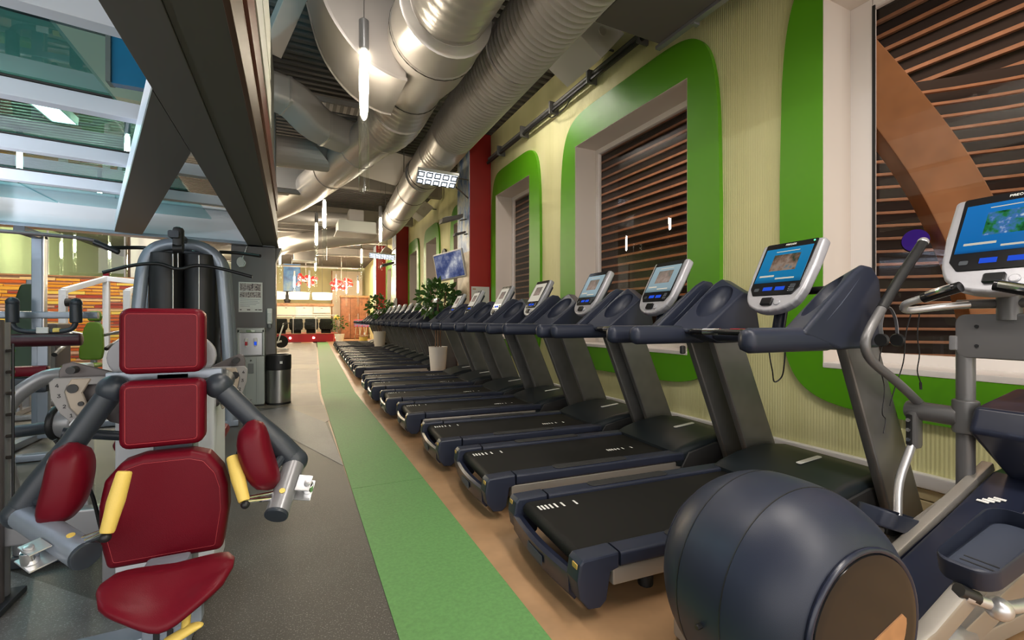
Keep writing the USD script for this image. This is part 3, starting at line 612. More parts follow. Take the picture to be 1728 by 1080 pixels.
# ================================================================== PENDANT LAMPS
def make_pendant(label, loc, glow='lamp_glow', length=.62, group='glass tube pendant lamps'):
    """loc is the middle of the glowing part"""
    t = thing('pendant_lamp', label, 'pendant lamp', loc, 0, group)
    part(t, 'cable', cyl((0, 0, .58), (0, 0, CEIL - loc[2] + .02), .004, 6), 'steel_grey')
    part(t, 'socket', lathe([(.03, .60), (.046, .585), (.046, .33), (.036, .31)], 16), 'machine_silver')
    part(t, 'glowing_tube', lathe([(.012, -.31), (.036, -.27), (.045, 0), (.036, .27), (.012, .31)], 16), glow, 60)
    part(t, 'glass_tube', lathe([(.049, .31), (.049, -1.02), (.046, -1.02), (.046, .31)], 16), 'tube_glass', 60)
    return t
PEND = [((.597, 4.45, 3.42), 'closest glass tube pendant lamp hanging in front of the curved duct plenum'),
        ((.62, 10.9, 3.55), 'glass tube pendant lamp over the green runner, second closest in its line'),
        ((.58, 13.8, 3.60), 'glass tube pendant lamp over the green runner, third in its line'),
        ((2.0, 11.9, 3.50), 'glass tube pendant lamp hanging in front of the long ribbed duct'),
        ((2.65, 20.5, 3.95), 'glass tube pendant lamp before the far red pillars'),
        ((-.46, 19.4, 3.62), 'glass tube pendant lamp just right of the dark grey column'),
        ((-.62, 18.2, 4.05), 'glass tube pendant lamp half hidden at the edge of the dark grey column'),
        ((.92, 22.9, 3.78), 'far glass tube pendant lamp directly under the third roof beam'),
        ((.75, 26.0, 3.2), 'far glass tube pendant lamp over the end of the green runner'),
        ((3.0, 24.6, 2.9), 'lower glass tube pendant lamp beside the farthest red pillar'),
        ((2.7, 27.2, 3.0), 'glass tube pendant lamp over the corridor at the end of the hall'),
        ((2.1, 26.4, 3.1), 'glass tube pendant lamp left of the corridor at the end of the hall'),
        ((.05, 27.2, 3.25), 'glass tube pendant lamp above the white cabinets of the far bar'),
        ((-.9, 26.8, 3.0), 'glass tube pendant lamp at the left end of the far bar'),
        ((-2.75, 10.6, 4.30), 'glass tube pendant lamp standing in for a reflection in the glass deck, rightmost there'),  # this and the next two: pendants added where the deck glass mirrors lamps
        ((-4.75, 12.0, 4.25), 'glass tube pendant lamp standing in for a reflection in the glass deck at the left edge'),
        ((-4.3, 14.5, 4.28), 'glass tube pendant lamp standing in for a low reflection in the glass deck'),
        ((-9 + 1.4, 22.0, 3.75), 'pendant lamp behind the orange wall, leftmost of the pair'),
        ((-7.1, 21.6, 3.95), 'pendant lamp behind the orange wall, right one of the left pair'),
        ((-6.35, 22.4, 3.85), 'pendant lamp behind the orange wall, taller of the middle group'),
        ((-6.2, 24.0, 3.6), 'pendant lamp behind the orange wall, lower of the middle group'),
        ((-3.0, 26.5, 3.5), 'pendant lamp seen between the black weight tower and the column')]
for i, (p, lb) in enumerate(PEND): make_pendant(lb, p, 'lamp_far' if p[1] > 16 or p[0] < -2 else 'lamp_glow')

# ================================================================== TREADMILLS
def display(parent, o, tilt, w, h, screen, shot, body, detail=True, brand=True, sdeg=0):
    """a console display: o bottom middle, tilted back, facing -x; its parts go under parent"""
    up = np.array([math.sin(tilt), 0, math.cos(tilt)]); nrm = np.array([-math.cos(tilt), 0, math.sin(tilt)]); rt = np.array([0, -1., 0])
    F = lambda m: frame(m, o, rt, up, nrm)
    out = [(-w * .50, h), (w * .50, h), (w * .50, h * .60), (w * .47, h * .30)] + [(w * .45 * math.cos(a), h * .26 + h * .26 * math.sin(a)) for a in np.linspace(-.15, -PI + .15, 12)] + [(-w * .47, h * .30), (-w * .50, h * .60)]
    out = poly_round(out, .022)
    hs = part(parent, 'display', F(mv(ext(out, .062, .018, 3), (0, 0, -.05))), body, 40)
    back = [(x * .8, h * .5 + (y - h * .5) * .8) for x, y in out]
    part(hs, 'back_shell', F(mv(ext(back, .04, .02, 2), (0, 0, -.085))), 'navy')
    fc = poly_round([(-w * .415, h * .985), (w * .415, h * .985), (w * .40, h * .32), (w * .32, h * .22), (-w * .32, h * .22), (-w * .40, h * .32)], .012)
    part(hs, 'face', F(mv(ext(fc, .006, .002, 1), (0, 0, .011))), 'face_black')
    sw, s0, s1 = w * .375, h * .40, h * .90
    part(hs, 'screen', F(bxx(-sw, sw, s0, s1, .016, .019)), screen, False, label='glowing screen')
    part(hs, 'screen_picture', F(bxx(-sw * .52, sw * .60, s0 + (s1 - s0) * .33, s0 + (s1 - s0) * .80, .0185, .0205)), shot, False)
    if detail:
        part(hs, 'screen_line', F(cat(bxx(-sw * .5, sw * .5, s1 - .028, s1 - .023, .0185, .0202), bxx(-sw * .85, -sw * .2, s0 + .04, s0 + .052, .0185, .0202), bxx(-sw * .1, sw * .7, s0 + .02, s0 + .03, .0185, .0202))), 'screen_pale', False)
        for x in (-.10, .10): part(hs, 'number_display', F(bxx(w * x - .030, w * x + .030, h * .285, h * .335, .016, .0185)), 'lcd_blue', False)
        for x, y in ((-.28, .30), (.29, .34), (.29, .28)): part(hs, 'key', F(mv(ext(rrect(.032, .022, .005), .003), (w * x, h * y, .016))), 'machine_dark', False)
        kk = [F(mv(ext(rrect(.010, .006, .002), .002), (w * .25 + .012 * i, h * .27 + .012 * j, .0165))) for i in range(3) for j in range(3)]
        part(hs, 'keypad', cat(kk), 'machine_silver', False)
        part(hs, 'stop_key', F(mv(ext(rrect(.075, .05, .01), .02, .005, 1), (-.01, h * .13, .008))), 'face_black')
        part(hs, 'button', F(mv(ext(circ(.02, 14), .012, .004, 1), (.055, h * .12, .008))), 'bezel_silver')
    if brand:
        tm = meshkit.text_mesh('PRECOR', .0125, .0015, bold=True); tm.apply_translation((-tm.bounds[1][0] / 2, h * .935, .0165)); part(hs, 'lettering', F(tm), 'white_print', False)
        part(hs, 'indicator', F(mv(ext(circ(.006, 8), .004), (w * .36, h * .955, .015))), 'led_green', False)
    return hs

def make_treadmill(label, loc, rotz, screen, shot, body, first=False):
    t = thing('treadmill', label, 'treadmill', loc, rotz, 'treadmills in the row along the windows')
    cap = poly_round([(-.005, .252), (.165, .256), (.165, .19), (.125, .18), (.105, .07), (.075, .045), (.02, .05), (-.02, .10), (-.032, .17), (-.022, .235)], .008)
    for s in (-1, 1):
        part(t, 'end_cap', ext_xz(cap, min(s * .285, s * .378), max(s * .285, s * .378), .010, 2), 'navy')
        part(t, 'gold_tab', rb((-.022, s * .345, .222), (.012, .04, .022), .004), 'gold_tab')
    bow = [(-.03 - .022 * math.cos(y / .30 * PI / 2), y) for y in np.linspace(-.30, .30, 11)]
    lip = [np.array([(x, y, .165), (x + .018, y, .175), (x + .05, y, .165), (x + .06, y, .08), (x + .03, y, .055), (x + .003, y, .09)]) for x, y in bow]
    part(t, 'rear_bumper', loft(lip), 'navy_gloss', 40)
    part(t, 'badge', mv(rotm(rb((0, 0, 0), (.004, .16, .04), .002), 0, (0, 1, 0)), (-.053, -.02, .125)), 'navy_tray')
    bp = [(.05 - .036 * math.cos(a), .198 + .036 * math.sin(a)) for a in np.linspace(-1.2, PI / 2, 8)] + [(1.50, .234), (1.50, .222), (.09, .215), (.08, .17)]
    part(t, 'belt', ext_xz(bp, -.272, .272), 'belt', 40)
    mk = []
    for x in (.062, .082, .103, .127, .155, .195, .27): mk += [bxx(x, x + .011, .155, .205, .2335, .2352)]
    for x in (1.02, 1.04, 1.06, 1.084, 1.112, 1.152, 1.227): mk += [bxx(x, x + .011, -.09, -.055, .2335, .2352)]
    part(t, 'belt_print', cat(mk), 'white_print', False, label='white stroke marks printed on the belt')
    rail = rrect(.096, .062, .014, 3)
    for s in (-1, 1):
        ms = [np.column_stack([np.full(len(rail), x), s * .330 + rail[:, 0], .222 + rail[:, 1]]) for x in (.172, .8, 1.46)]
        part(t, 'side_rail', loft(ms), 'navy', 40)
        part(t, 'foot_pad', mv(ext(rrect(.55, .072, .03), .006, .002, 1), (.72, s * .330, .2525)), 'black_soft')
        part(t, 'frame_rail', rb((.95, s * .345, .152), (1.62, .045, .075), .010), 'alu')
    part(t, 'chassis', rb((1.02, 0, .145), (1.80, .60, .11), .02), 'black')
    hr = lambda x, zt, w, zb: np.column_stack([np.full(20, x), rrect(2 * w, zt - zb, .05, 4)[:20, 0], (zt + zb) / 2 + rrect(2 * w, zt - zb, .05, 4)[:20, 1]])
    part(t, 'motor_hood', loft([hr(1.40, .255, .372, .13), hr(1.47, .285, .375, .12), hr(1.62, .325, .378, .11), hr(1.85, .352, .372, .10), hr(2.02, .335, .36, .10), hr(2.10, .27, .34, .10)]), 'hood_dark', 50)
    part(t, 'name_strip', mv(rotm(ext(rrect(.20, .034, .012), .006, .002, 1), -5.5, (0, 1, 0)), (1.78, -.03, .3455)), 'white_print', label='pale name strip on the hood')
    for s in (-1, 1):
        part(t, 'hood_skirt', ext_xz([(1.42, .13), (1.50, .25), (1.75, .30), (2.0, .28), (2.09, .13)], min(s * .372, s * .388), max(s * .372, s * .388), .006, 1), 'black_soft')
        part(t, 'upright', ext_xz(poly_round([(1.84, .02), (2.15, .02), (2.12, .12), (1.715, 1.07), (1.445, 1.07), (1.82, .15)], .012), min(s * .395, s * .450), max(s * .395, s * .450), .014, 2), 'upright_metal', 40)
        part(t, 'foot', cyl((.40, s * .24, 0), (.40, s * .24, .10), .035, 14, .006), 'black')
    part(t, 'cross_foot', rb((1.98, 0, .045), (.16, .80, .07), .015), 'black')
    for s in (-1, 1):
        part(t, 'handrail', rb((1.10, s * .412, 1.106), (.60, .092, .116), .040), 'navy', 50)
        pts = []
        oy, iy = s * .442, s * .275
        for x, z in ((1.16, 1.14), (1.36, 1.27), (1.52, 1.43), (1.58, 1.462), (1.64, 1.455), (1.69, 1.40), (1.72, 1.15), (1.70, 1.075), (1.40, 1.07)): pts.append(((x, oy, z), .018))
        for x, z in ((1.24, 1.12), (1.42, 1.24), (1.57, 1.37), (1.66, 1.35), (1.70, 1.15), (1.70, 1.075), (1.36, 1.07)): pts.append(((x, iy, z), .018))
        w = blob([(c, r) for c, r in pts], 1)
        cav = trimesh.creation.icosphere(2, 1.0); cav.apply_scale((.17, .078, .085)); cav = mv(rotm(cav, -42, (0, 1, 0)), (1.42, s * .355, 1.325))
        part(t, 'console_wing', boolsub(w, cav), 'navy', 40)
        part(t, 'wing_trim', tube([(1.20, s * .452, 1.125), (1.40, s * .456, 1.28), (1.55, s * .454, 1.42)], .006, 6, 5), 'navy_tray')
    part(t, 'console_deck', rb((1.50, 0, 1.105), (.42, .52, .07), .03), 'navy', 50)
    part(t, 'grip_bar', tube([(1.36, .36, 1.10), (1.20, .33, 1.125), (1.17, .2, 1.13), (1.17, -.2, 1.13), (1.20, -.33, 1.125), (1.36, -.36, 1.10)], .018, 12, 6), 'face_black')
    for s in (-1, 1): part(t, 'pulse_sensor', cyl((1.17, s * .19, 1.13), (1.17, s * .07, 1.13), .0205, 14), 'chrome')
    part(t, 'stop_label', rb((1.30, .02, 1.143), (.05, .16, .012), .004), 'rubber_red', label='red stop label')
    part(t, 'display_arm', cat(cyl((1.55, 0, 1.12), (1.60, 0, 1.34), .035, 14), bxx(1.57, 1.64, -.06, .06, 1.30, 1.36, .01)), 'navy_gloss')
    part(t, 'cross_tube', cyl((1.66, -.40, 1.37), (1.66, .40, 1.37), .022, 12), 'black')
    display(t, np.array([1.455, 0, 1.245]), math.radians(29), .40, .49, screen, shot, body, True, first)
    if first:
        c = part(t, 'safety_cord', tube([(1.22, -.20, 1.10), (1.20, -.23, 1.0), (1.23, -.22, .93), (1.27, -.2, .87), (1.30, -.22, .90), (1.28, -.25, .98), (1.30, -.24, 1.08)], .0035, 6, 6), 'black')
        part(c, 'clip', rb((1.05, .24, 1.02), (.03, .025, .05), .008), 'black')
    return t
TX = lambda y: 1.055 + .04 * max(0, y - 7.2)
ROT = -4.0
T1 = make_treadmill('dark blue treadmill closest to the camera, with a vivid blue screen', (1.06, 1.87, 0), ROT, 'screen_blue', 'shot_house', 'bezel_silver', True)
T2 = make_treadmill('dark blue treadmill, second from the camera, right before the wide second window', (1.085, 2.88, 0), ROT, 'screen_dim', 'shot_house_dim', 'bezel_silver')
TL = [(3.83, 'dark blue treadmill, third from the camera, its dim screen by the wide window'),
      (4.95, 'dark blue treadmill, fourth from the camera, before the green strip between two windows'),
      (5.95, 'dark blue treadmill, fifth from the camera, its pale screen before the narrow window'),
      (7.05, 'dark blue treadmill, sixth from the camera, its screen overlapping the nearest red pillar'),
      (8.00, 'dark blue treadmill, seventh from the camera, just right of the large potted plant'),
      (9.86, 'treadmill directly left of the large potted plant, eighth from the camera'),
      (10.82, 'treadmill in the far group, ninth from the camera, second left of the large plant'),
      (11.78, 'treadmill in the far group, tenth from the camera, third left of the large plant'),
      (12.74, 'treadmill in the far group, eleventh from the camera, before the twin narrow windows'),
      (13.70, 'treadmill in the far group, twelfth from the camera, before the twin narrow windows'),
      (14.66, 'treadmill in the far group, thirteenth from the camera, before the second red pillar'),
      (15.62, 'treadmill in the far group, fourteenth from the camera, near the smaller potted plant'),
      (16.58, 'treadmill just right of the smaller potted plant, fifteenth from the camera'),
      (18.3, 'treadmill just beyond the smaller potted plant, sixteenth from the camera'),
      (19.3, 'third farthest treadmill, seventeenth from the camera'),
      (20.3, 'second farthest treadmill, eighteenth from the camera'),
      (21.3, 'farthest treadmill at the end of the row, nineteenth from the camera')]
T3 = None
for y, lb in TL:
    x = TX(y)
    if y < 4: dup(T2, (x + .02, y, 0), ROT, lb)
    elif T3 is None: T3 = make_treadmill(lb, (x + .02, y, 0), ROT, 'screen_pale', 'shot_house_dim', 'bezel_grey')
    else: dup(T3, (x, y, 0), ROT, lb)

# ================================================================== ELLIPTICAL TRAINER, RIGHT FOREGROUND
EL = thing('elliptical_trainer', 'dark blue elliptical trainer with a ball shaped flywheel housing, filling the lower right corner', 'elliptical trainer', (1.1, .99, 0), -4)
BC = np.array([.33, 0, .338])
prof = [(.10, -.262), (.215, -.258), (.240, -.25), (.272, -.225), (.303, -.185), (.326, -.14), (.340, -.09), (.345, -.03), (.345, .03), (.340, .09), (.326, .14), (.303, .185), (.272, .225), (.240, .25), (.215, .258), (.10, .262)]
pr2 = spline([(r, z, 0) for r, z in prof], 3)[:, :2]
part(EL, 'flywheel_housing', lathe(pr2, 64, BC, 'y'), 'navy', 60)
for y in (-.085, .085): part(EL, 'housing_seam', lathe([(.3395, y - .0018), (.3420, y - .0018), (.3420, y + .0018), (.3395, y + .0018)], 64, BC, 'y'), 'black', False)
for s in (-1, 1):
    dz = sorted([s * .259, s * .275])
    d = part(EL, 'side_disc', lathe([(.0, dz[0]), (.222, dz[0]), (.218, dz[1] - .004), (.19, dz[1]), (0, dz[1])] if s > 0 else [(0, dz[0]), (.19, dz[0]), (.218, dz[0] + .004), (.222, dz[1]), (0, dz[1])], 48, BC, 'y'), 'face_black', 30)
    a = np.linspace(0, 2 * PI, 49)[:-1]
    c = [BC + np.array([.228 * math.cos(t), s * .262, .228 * math.sin(t)]) for t in a]
    part(d, 'disc_ring', loft([np.array([q + .009 * (math.cos(k) * (q - BC) * np.array([1, 0, 1]) / .228 + math.sin(k) * np.array([0, 1, 0])) for q in c]) for k in np.linspace(0, 2 * PI, 9)], caps=False), 'navy_gloss', 60)
    cres = [(.16 * math.cos(t), .16 * math.sin(t)) for t in np.linspace(PI + .35, 2 * PI - .12, 16)] + [(.158, -.004), (.14, .012), (-.05, -.055), (-.15, -.085)]
    y0 = s * .276
    part(d, 'disc_inset', ext_xz([(BC[0] + x, BC[2] + .02 + z) for x, z in cres], min(y0 - .002, y0 + .002), max(y0 - .002, y0 + .002)), 'counter_wood', label='inset painted as the wood floor reflected in the side disc')  # reflection of the wood floor put into the inset colour
part(EL, 'housing_screw', cyl((.02, -.02, .30), (-.03, -.02, .295), .008, 8), 'black')
part(EL, 'base_frame', cat(rb((1.0, .15, .06), (1.7, .07, .07), .012), rb((1.0, -.15, .06), (1.7, .07, .07), .012), rb((.22, 0, .045), (.10, .62, .07), .012), rb((1.95, 0, .045), (.12, .66, .07), .012)), 'alu')
part(EL, 'foot', cat(*[cyl((x, y, 0), (x, y, .03), .03, 12) for x in (.22, 1.95) for y in (-.27, .27)]), 'black')
part(EL, 'ramp_cover', ext_xz(poly_round([(.70, .05), (.82, .09), (1.42, .315), (1.86, .49), (1.95, .50), (2.02, .05)], .008), -.095, .095, .02, 2), 'navy_gloss', 40)
for s in (-1, 1):
    part(EL, 'ramp_rail', beam([(.78, s * .122, .065), (1.42, s * .122, .312), (1.90, s * .122, .50)], .045, .045, .008), 'alu', 30)
    part(EL, 'support_beam', beam([(.85, s * .17, .07), (1.85, s * .17, .36)], .06, .09, .01), 'alu')
part(EL, 'ramp_logo', cat(*[mv(rotm(bxx(-.006, .006, -.02, .02, 0, .003), 22, (0, -1, 0)), (1.63 + .014 * k, .03 - .013 * k, .403 + .0056 * k)) for k in range(4)]), 'white_print', False, label='small pale stripes on the ramp cover')
def pedal(c, tilt, s, beam_pts, nm):
    o = rrect(.43, .185, .06, 5); inn = rrect(.40, .155, .048, 5)
    o = np.column_stack([o[:, 0], o[:, 1] * (1 - .18 * (o[:, 0] < 0) * -o[:, 0] / .21)])
    sh = boolsub(ext(o, .075, .012, 2), mv(ext(inn, .09), (0, 0, .018)))
    X = lambda m: mv(rotm(m, -tilt, (0, 1, 0)), c)
    p = part(EL, 'pedal', X(sh), 'navy', 35)
    part(p, 'pedal_mat', X(mv(ext(rrect(.38, .14, .045, 4), .006, .002, 1), (0, 0, .018))), 'navy_tray')
    part(p, 'mat_ridge', X(cat(*[bxx(-.165 + .026 * k, -.160 + .026 * k, -.045, .045, .023, .0255) for k in range(4)])), 'black_soft', False)
    part(EL, 'pedal_beam', beam(beam_pts, .055, .07, .012), 'alu', 30)
    part(p, 'pedal_bracket', X(mv(rb((0, 0, -.012), (.26, .07, .035), .01), (0, 0, 0))), 'black')
pedal((1.09, -.225, .385), 14, -1, [(.40, -.225, .15), (.70, -.225, .215), (1.00, -.225, .345)], 'near')
pedal((1.36, .215, .245), -19, 1, [(.50, .215, .40), (.9, .215, .36), (1.22, .215, .255)], 'far')
t_ = part(EL, 'link_rod', tube([(.98, -.285, .275), (1.10, -.30, .265), (1.72, -.33, .235)], .019, 12, 4), 'silver')
part(t_, 'rod_joint', cat(blob([((.96, -.285, .275), .036)], 2), cyl((.93, -.27, .29), (.86, -.24, .315), .018, 12)), 'silver')
part(t_, 'rod_stub', cyl((.90, -.255, .305), (.85, -.232, .33), .022, 12), 'black')
part(EL, 'roller_guard', blob([((.80, -.17, .10), .055), ((.90, -.17, .12), .06), ((1.02, -.17, .10), .04)], 2), 'machine_silver')
part(EL, 'roller', cyl((.78, .12, .20), (.78, .22, .20), .05, 16), 'black')
hpts = []
for y in (.07, -.28):
    hpts += [((x, y, z), .032) for x, z in ((1.700, .70), (1.735, .775), (2.06, .835), (2.09, .70))]
hpts += [((x, y, .40), .03) for x in (1.95, 2.06) for y in (-.02, -.19)]
part(EL, 'front_hood', boolsub(blob(hpts, 2), rb((1.905, -.105, .905), (.27, .27, .14), .05)), 'navy_gloss', 40)
part(EL, 'hood_column', rb((2.0, -.105, .25), (.15, .22, .36), .03), 'navy_gloss')
part(EL, 'hood_nose', blob([((1.765, -.05, .63), .03), ((1.765, -.15, .63), .03), ((1.82, -.10, .50), .03), ((1.86, -.10, .66), .05)], 2), 'navy')
part(EL, 'nose_slot', blob([((1.80, -.10, .50), .022), ((1.89, -.10, .40), .022), ((1.93, -.10, .48), .022)], 1), 'black')
part(EL, 'post', tube([(1.785, .155, .10), (1.785, .155, .72), (1.785, .155, 1.14)], .035, 18, 4), 'paint_grey', label='grey upright post')
part(EL, 'mount_plate', mv(frame(ext(rrect(.36, .205, .04), .03, .006, 2), (0, 0, 0), (0, -1, 0), (0, 0, 1), (-1, 0, 0)), (1.78, .0, 1.125)), 'paint_grey')
for y in (-.12, .1):
    for z in (1.08, 1.17): part(EL, 'mount_bolt', cyl((1.746, y, z), (1.753, y, z), .008, 10), 'black')
part(EL, 'plate_lug', rb((1.755, .185, 1.09), (.03, .03, .07), .006), 'machine_silver')
part(EL, 'neck', cat(cyl((1.775, 0, 1.20), (1.775, 0, 1.36), .042, 16), cyl((1.775, .18, 1.275), (1.775, -.18, 1.275), .022, 12)), 'paint_grey')
for s in (-1, 1):
    part(EL, 'fixed_handlebar', tube([(1.775, s * .12, 1.275), (1.70, s * .22, 1.262), (1.58, s * .285, 1.248), (1.535, s * .27, 1.275), (1.53, s * .21, 1.298), (1.525, s * .17, 1.310)], .017, 14, 5), 'silver')
    g = part(EL, 'pulse_grip', tube([(1.528, s * .195, 1.302), (1.52, s * .12, 1.325), (1.515, s * .055, 1.345)], .0235, 14, 3), 'face_black')
    part(g, 'contact_plate', tube([(1.505, s * .17, 1.318), (1.497, s * .12, 1.333), (1.494, s * .075, 1.346)], .014, 10, 3), 'chrome')
    sh = 0.0 if s > 0 else .12
    A_ = [(1.80 + sh, s * .33, 1.60), (1.63 + sh, s * .335, 1.425), (1.47 + sh, s * .335, 1.255)]
    part(EL, 'arm_grip', tube(A_, .0235, 14, 4), 'black', label='black foam grip of the swinging arm')
    part(EL, 'arm_end_plug', blob([(A_[0], .025)], 2), 'silver')
    part(EL, 'swing_arm', tube([(1.475 + sh, s * .335, 1.26), (1.38 + sh, s * .335, 1.155), (1.345 + sh * .8, s * .335, 1.08), (1.40 + sh * .6, s * .335, 1.00), (1.60 + sh * .3, s * .335, .885), (1.79, s * .335, .765)], .0215, 16, 6), 'paint_grey')
    part(EL, 'pivot_housing', cat(cyl((1.775, s * .17, .735), (1.775, s * .385, .735), .047, 18, .008), rb((1.755, s * .345, .64), (.075, .05, .20), .02)), 'paint_grey')
    part(EL, 'pivot_slot', rotm(rb((1.715, s * .348, .64), (.012, .026, .155), .005), 0, (0, 1, 0)), 'black')
    for z in (.59, .64, .69): part(EL, 'pivot_bolt', cyl((1.712, s * .348, z), (1.704, s * .348, z), .010, 10), 'chrome')
    part(EL, 'lower_link', tube([(1.735, s * .345, .56), (1.62, s * .34, .39), (1.53, s * .30, .235)] if s > 0 else [(1.75, s * .345, .56), (1.74, s * .34, .40), (1.72, s * .33, .235)], .019, 12, 4), 'silver')
part(EL, 'post_collar', cyl((1.785, .155, .66), (1.785, .155, .82), .050, 18, .01), 'paint_grey')
dsp = display(EL, np.array([1.655, 0, 1.315]), math.radians(27), .47, .53, 'screen_deep', 'shot_garden', 'bezel_silver', True, True)
# headphones hanging from the handlebar, with their cords
HPp = np.array([2.675, 1.215, 1.20])
t = thing('headphones', 'black headphones with a grey band hanging on the handlebar of the elliptical trainer', 'headphones', HPp)
part(t, 'band', beam([(-.035, .03, -.085), (-.045, .03, -.02), (-.02, .025, .055), (.02, .02, .06), (.05, .01, .0), (.045, .0, -.085)], .018, .004, .001, 5), 'machine_silver', 40)
for p in ((-.035, .03, -.10), (.045, .0, -.10)): part(t, 'ear_pad', lathe([(0, -.012), (.028, -.012), (.034, 0), (.028, .012), (0, .012)], 18, p, 'x'), 'black')
part(t, 'cord', tube([(-.03, .03, -.12), (-.035, .04, -.22), (-.01, .03, -.34), (-.03, .03, -.46), (.0, .03, -.50), (-.04, .02, -.56)], .0026, 6, 6), 'black')
CD = np.array([2.80, 1.10, 1.25])
t = thing('cable', 'thin black cable dangling from the handlebar of the elliptical trainer', 'cable', CD)
part(t, 'wire', cat(tube([(-.02, .05, .0), (-.02, .06, -.12), (.0, .06, -.22), (-.02, .06, -.30), (.01, .06, -.36)], .0028, 6, 6), tube([(-.04, .07, .01), (-.06, .09, -.12), (-.06, .1, -.26), (-.10, .12, -.40), (-.12, .13, -.48)], .0028, 6, 6), tube([(-.02, .05, .0), (-.03, .06, .018), (-.04, .07, .01)], .0028, 6, 4)), 'black')
part(t, 'plug', cyl((.01, .06, -.36), (.014, .06, -.395), .006, 8), 'black')

# ================================================================== SEATED PRESS MACHINE, LEFT FOREGROUND
CM = thing('chest_press_machine', 'seated press machine with dark red pads and yellow hand grips, left foreground', 'exercise machine', (-.385, 1.95, 0))
P_ = lambda n, m, c, sm=35, **k: part(CM, n, m, c, sm, world=True, **k)
def pad_xz(poly, y, th, r=.03): return ext_xz(poly_round(poly, r), y, y + th, .024, 4)
def seam(poly, y, d=.020):
    q = inset(ccw(poly_round(poly, .03)), d); q = np.vstack([q, q[:1]]); return tube([(a, y, b) for a, b in q], .0012, 4)
for n, z0, z1 in (('head_pad', 1.018, 1.240), ('upper_back_pad', .768, .996)):
    pl = [(-.52, z0), (-.282, z0), (-.282, z1), (-.52, z1)]
    q = P_(n, pad_xz(pl, 1.90, .085), 'red_vinyl', 50); part(q, 'seam', seam(pl, 1.9005), 'red_seam', 60, world=True)
bp_ = [(-.540, .395), (-.225, .395), (-.205, .54), (-.208, .62), (-.225, .68), (-.265, .735), (-.315, .752), (-.45, .752), (-.505, .735), (-.548, .68), (-.562, .60), (-.562, .50)]
q = P_('back_pad', pad_xz(bp_, 1.87, .10, .02), 'red_vinyl', 50); part(q, 'seam', seam(bp_, 1.8705, .024), 'red_seam', 60, world=True)
rings = []
for sx in np.linspace(-1, 1, 17):
    e = max(.0, 1 - abs(sx) ** 2.6) ** .5; dd = .03 + .090 * e; dz = .010 + .026 * e
    x = -.322 + sx * .158; z0 = .438 + .022 * abs(sx) ** 2; yc = 1.60 + .02 * abs(sx)
    ring_ = [(x, yc + dd * math.cos(a) + (.0), z0 - .018 * (math.cos(a) < -.3) * e - .040 * e * max(0, -math.cos(a)) * math.exp(-((sx - .05) / .45) ** 2) + dz * math.sin(a)) for a in np.linspace(0, 2 * PI, 20, endpoint=False)]
    rings.append(np.array(ring_))
P_('seat', loft(rings), 'red_vinyl', 60)
P_('seat_underside', blob([((-.32, 1.60, .40), (.09, .07, .018)), ((-.30, 1.55, .39), (.04, .04, .025))], 2), 'dark_vinyl')
P_('seat_post', bxx(-.425, -.305, 1.76, 1.84, .03, .43, .012), 'machine_blue')
for x in (-.385, -.350): P_('guide_slot', bxx(x - .008, x + .008, 1.754, 1.762, .05, .43, .002), 'black')
P_('seat_carrier', cat(bxx(-.37, -.28, 1.60, 1.77, .36, .385, .006), bxx(-.33, -.25, 1.655, 1.70, .28, .37, .008)), 'machine_blue')
P_('height_knob', cat(blob([((-.295, 1.55, .315), (.030, .018, .008)), ((-.255, 1.555, .33), (.024, .016, .009))], 2), cyl((-.275, 1.56, .325), (-.28, 1.62, .385), .011, 10)), 'yellow_grip', 50, label='yellow seat height knob')
P_('back_post', bxx(-.45, -.33, 2.0, 2.12, .03, 1.02, .015), 'machine_blue')
P_('pad_bracket', cat(bxx(-.43, -.35, 1.96, 2.02, 1.08, 1.16, .004), bxx(-.43, -.35, 1.96, 2.02, .84, .90, .004), bxx(-.43, -.35, 1.95, 2.02, .55, .62, .004), bxx(-.58, -.24, 2.0, 2.03, .985, 1.02, .006)), 'machine_blue')
P_('base', cat(beam([(-.39, 1.45, .04), (-.39, 2.75, .04)], .10, .07, .012), beam([(-1.10, 2.05, .05), (-.40, 2.05, .05)], .10, .07, .012), beam([(-.72, 1.5, .04), (-.06, 1.5, .04)], .09, .06, .012)), 'machine_blue')
P_('head_shield', mv(frame(ext(np.column_stack([circ(.165, 40)[:, 0], circ(.105, 40)[:, 1]]), .02, .008, 2), (0, 0, 0), (1, 0, 0), (0, 0, 1), (0, -1, 0)), (-.43, 2.08, 1.065)), 'shield_grey', label='silver oval shield behind the head pad')
P_('weight_tower', bxx(-.64, -.30, 2.30, 2.62, .08, .92, .02), 'machine_white')
P_('tower_slot', bxx(-.50, -.44, 2.294, 2.302, .15, .85), 'black', False)
P_('tie_rod', cyl((-.74, 2.15, .80), (-.45, 2.2, .735), .018, 12), 'machine_dark')
P_('cable', cat(tube([(-.70, 1.98, .81), (-.63, 2.02, .64), (-.60, 2.05, .45)], .006, 6, 4), tube([(-.17, 2.05, .80), (-.21, 2.1, .63), (-.26, 2.12, .5)], .006, 6, 4)), 'black')
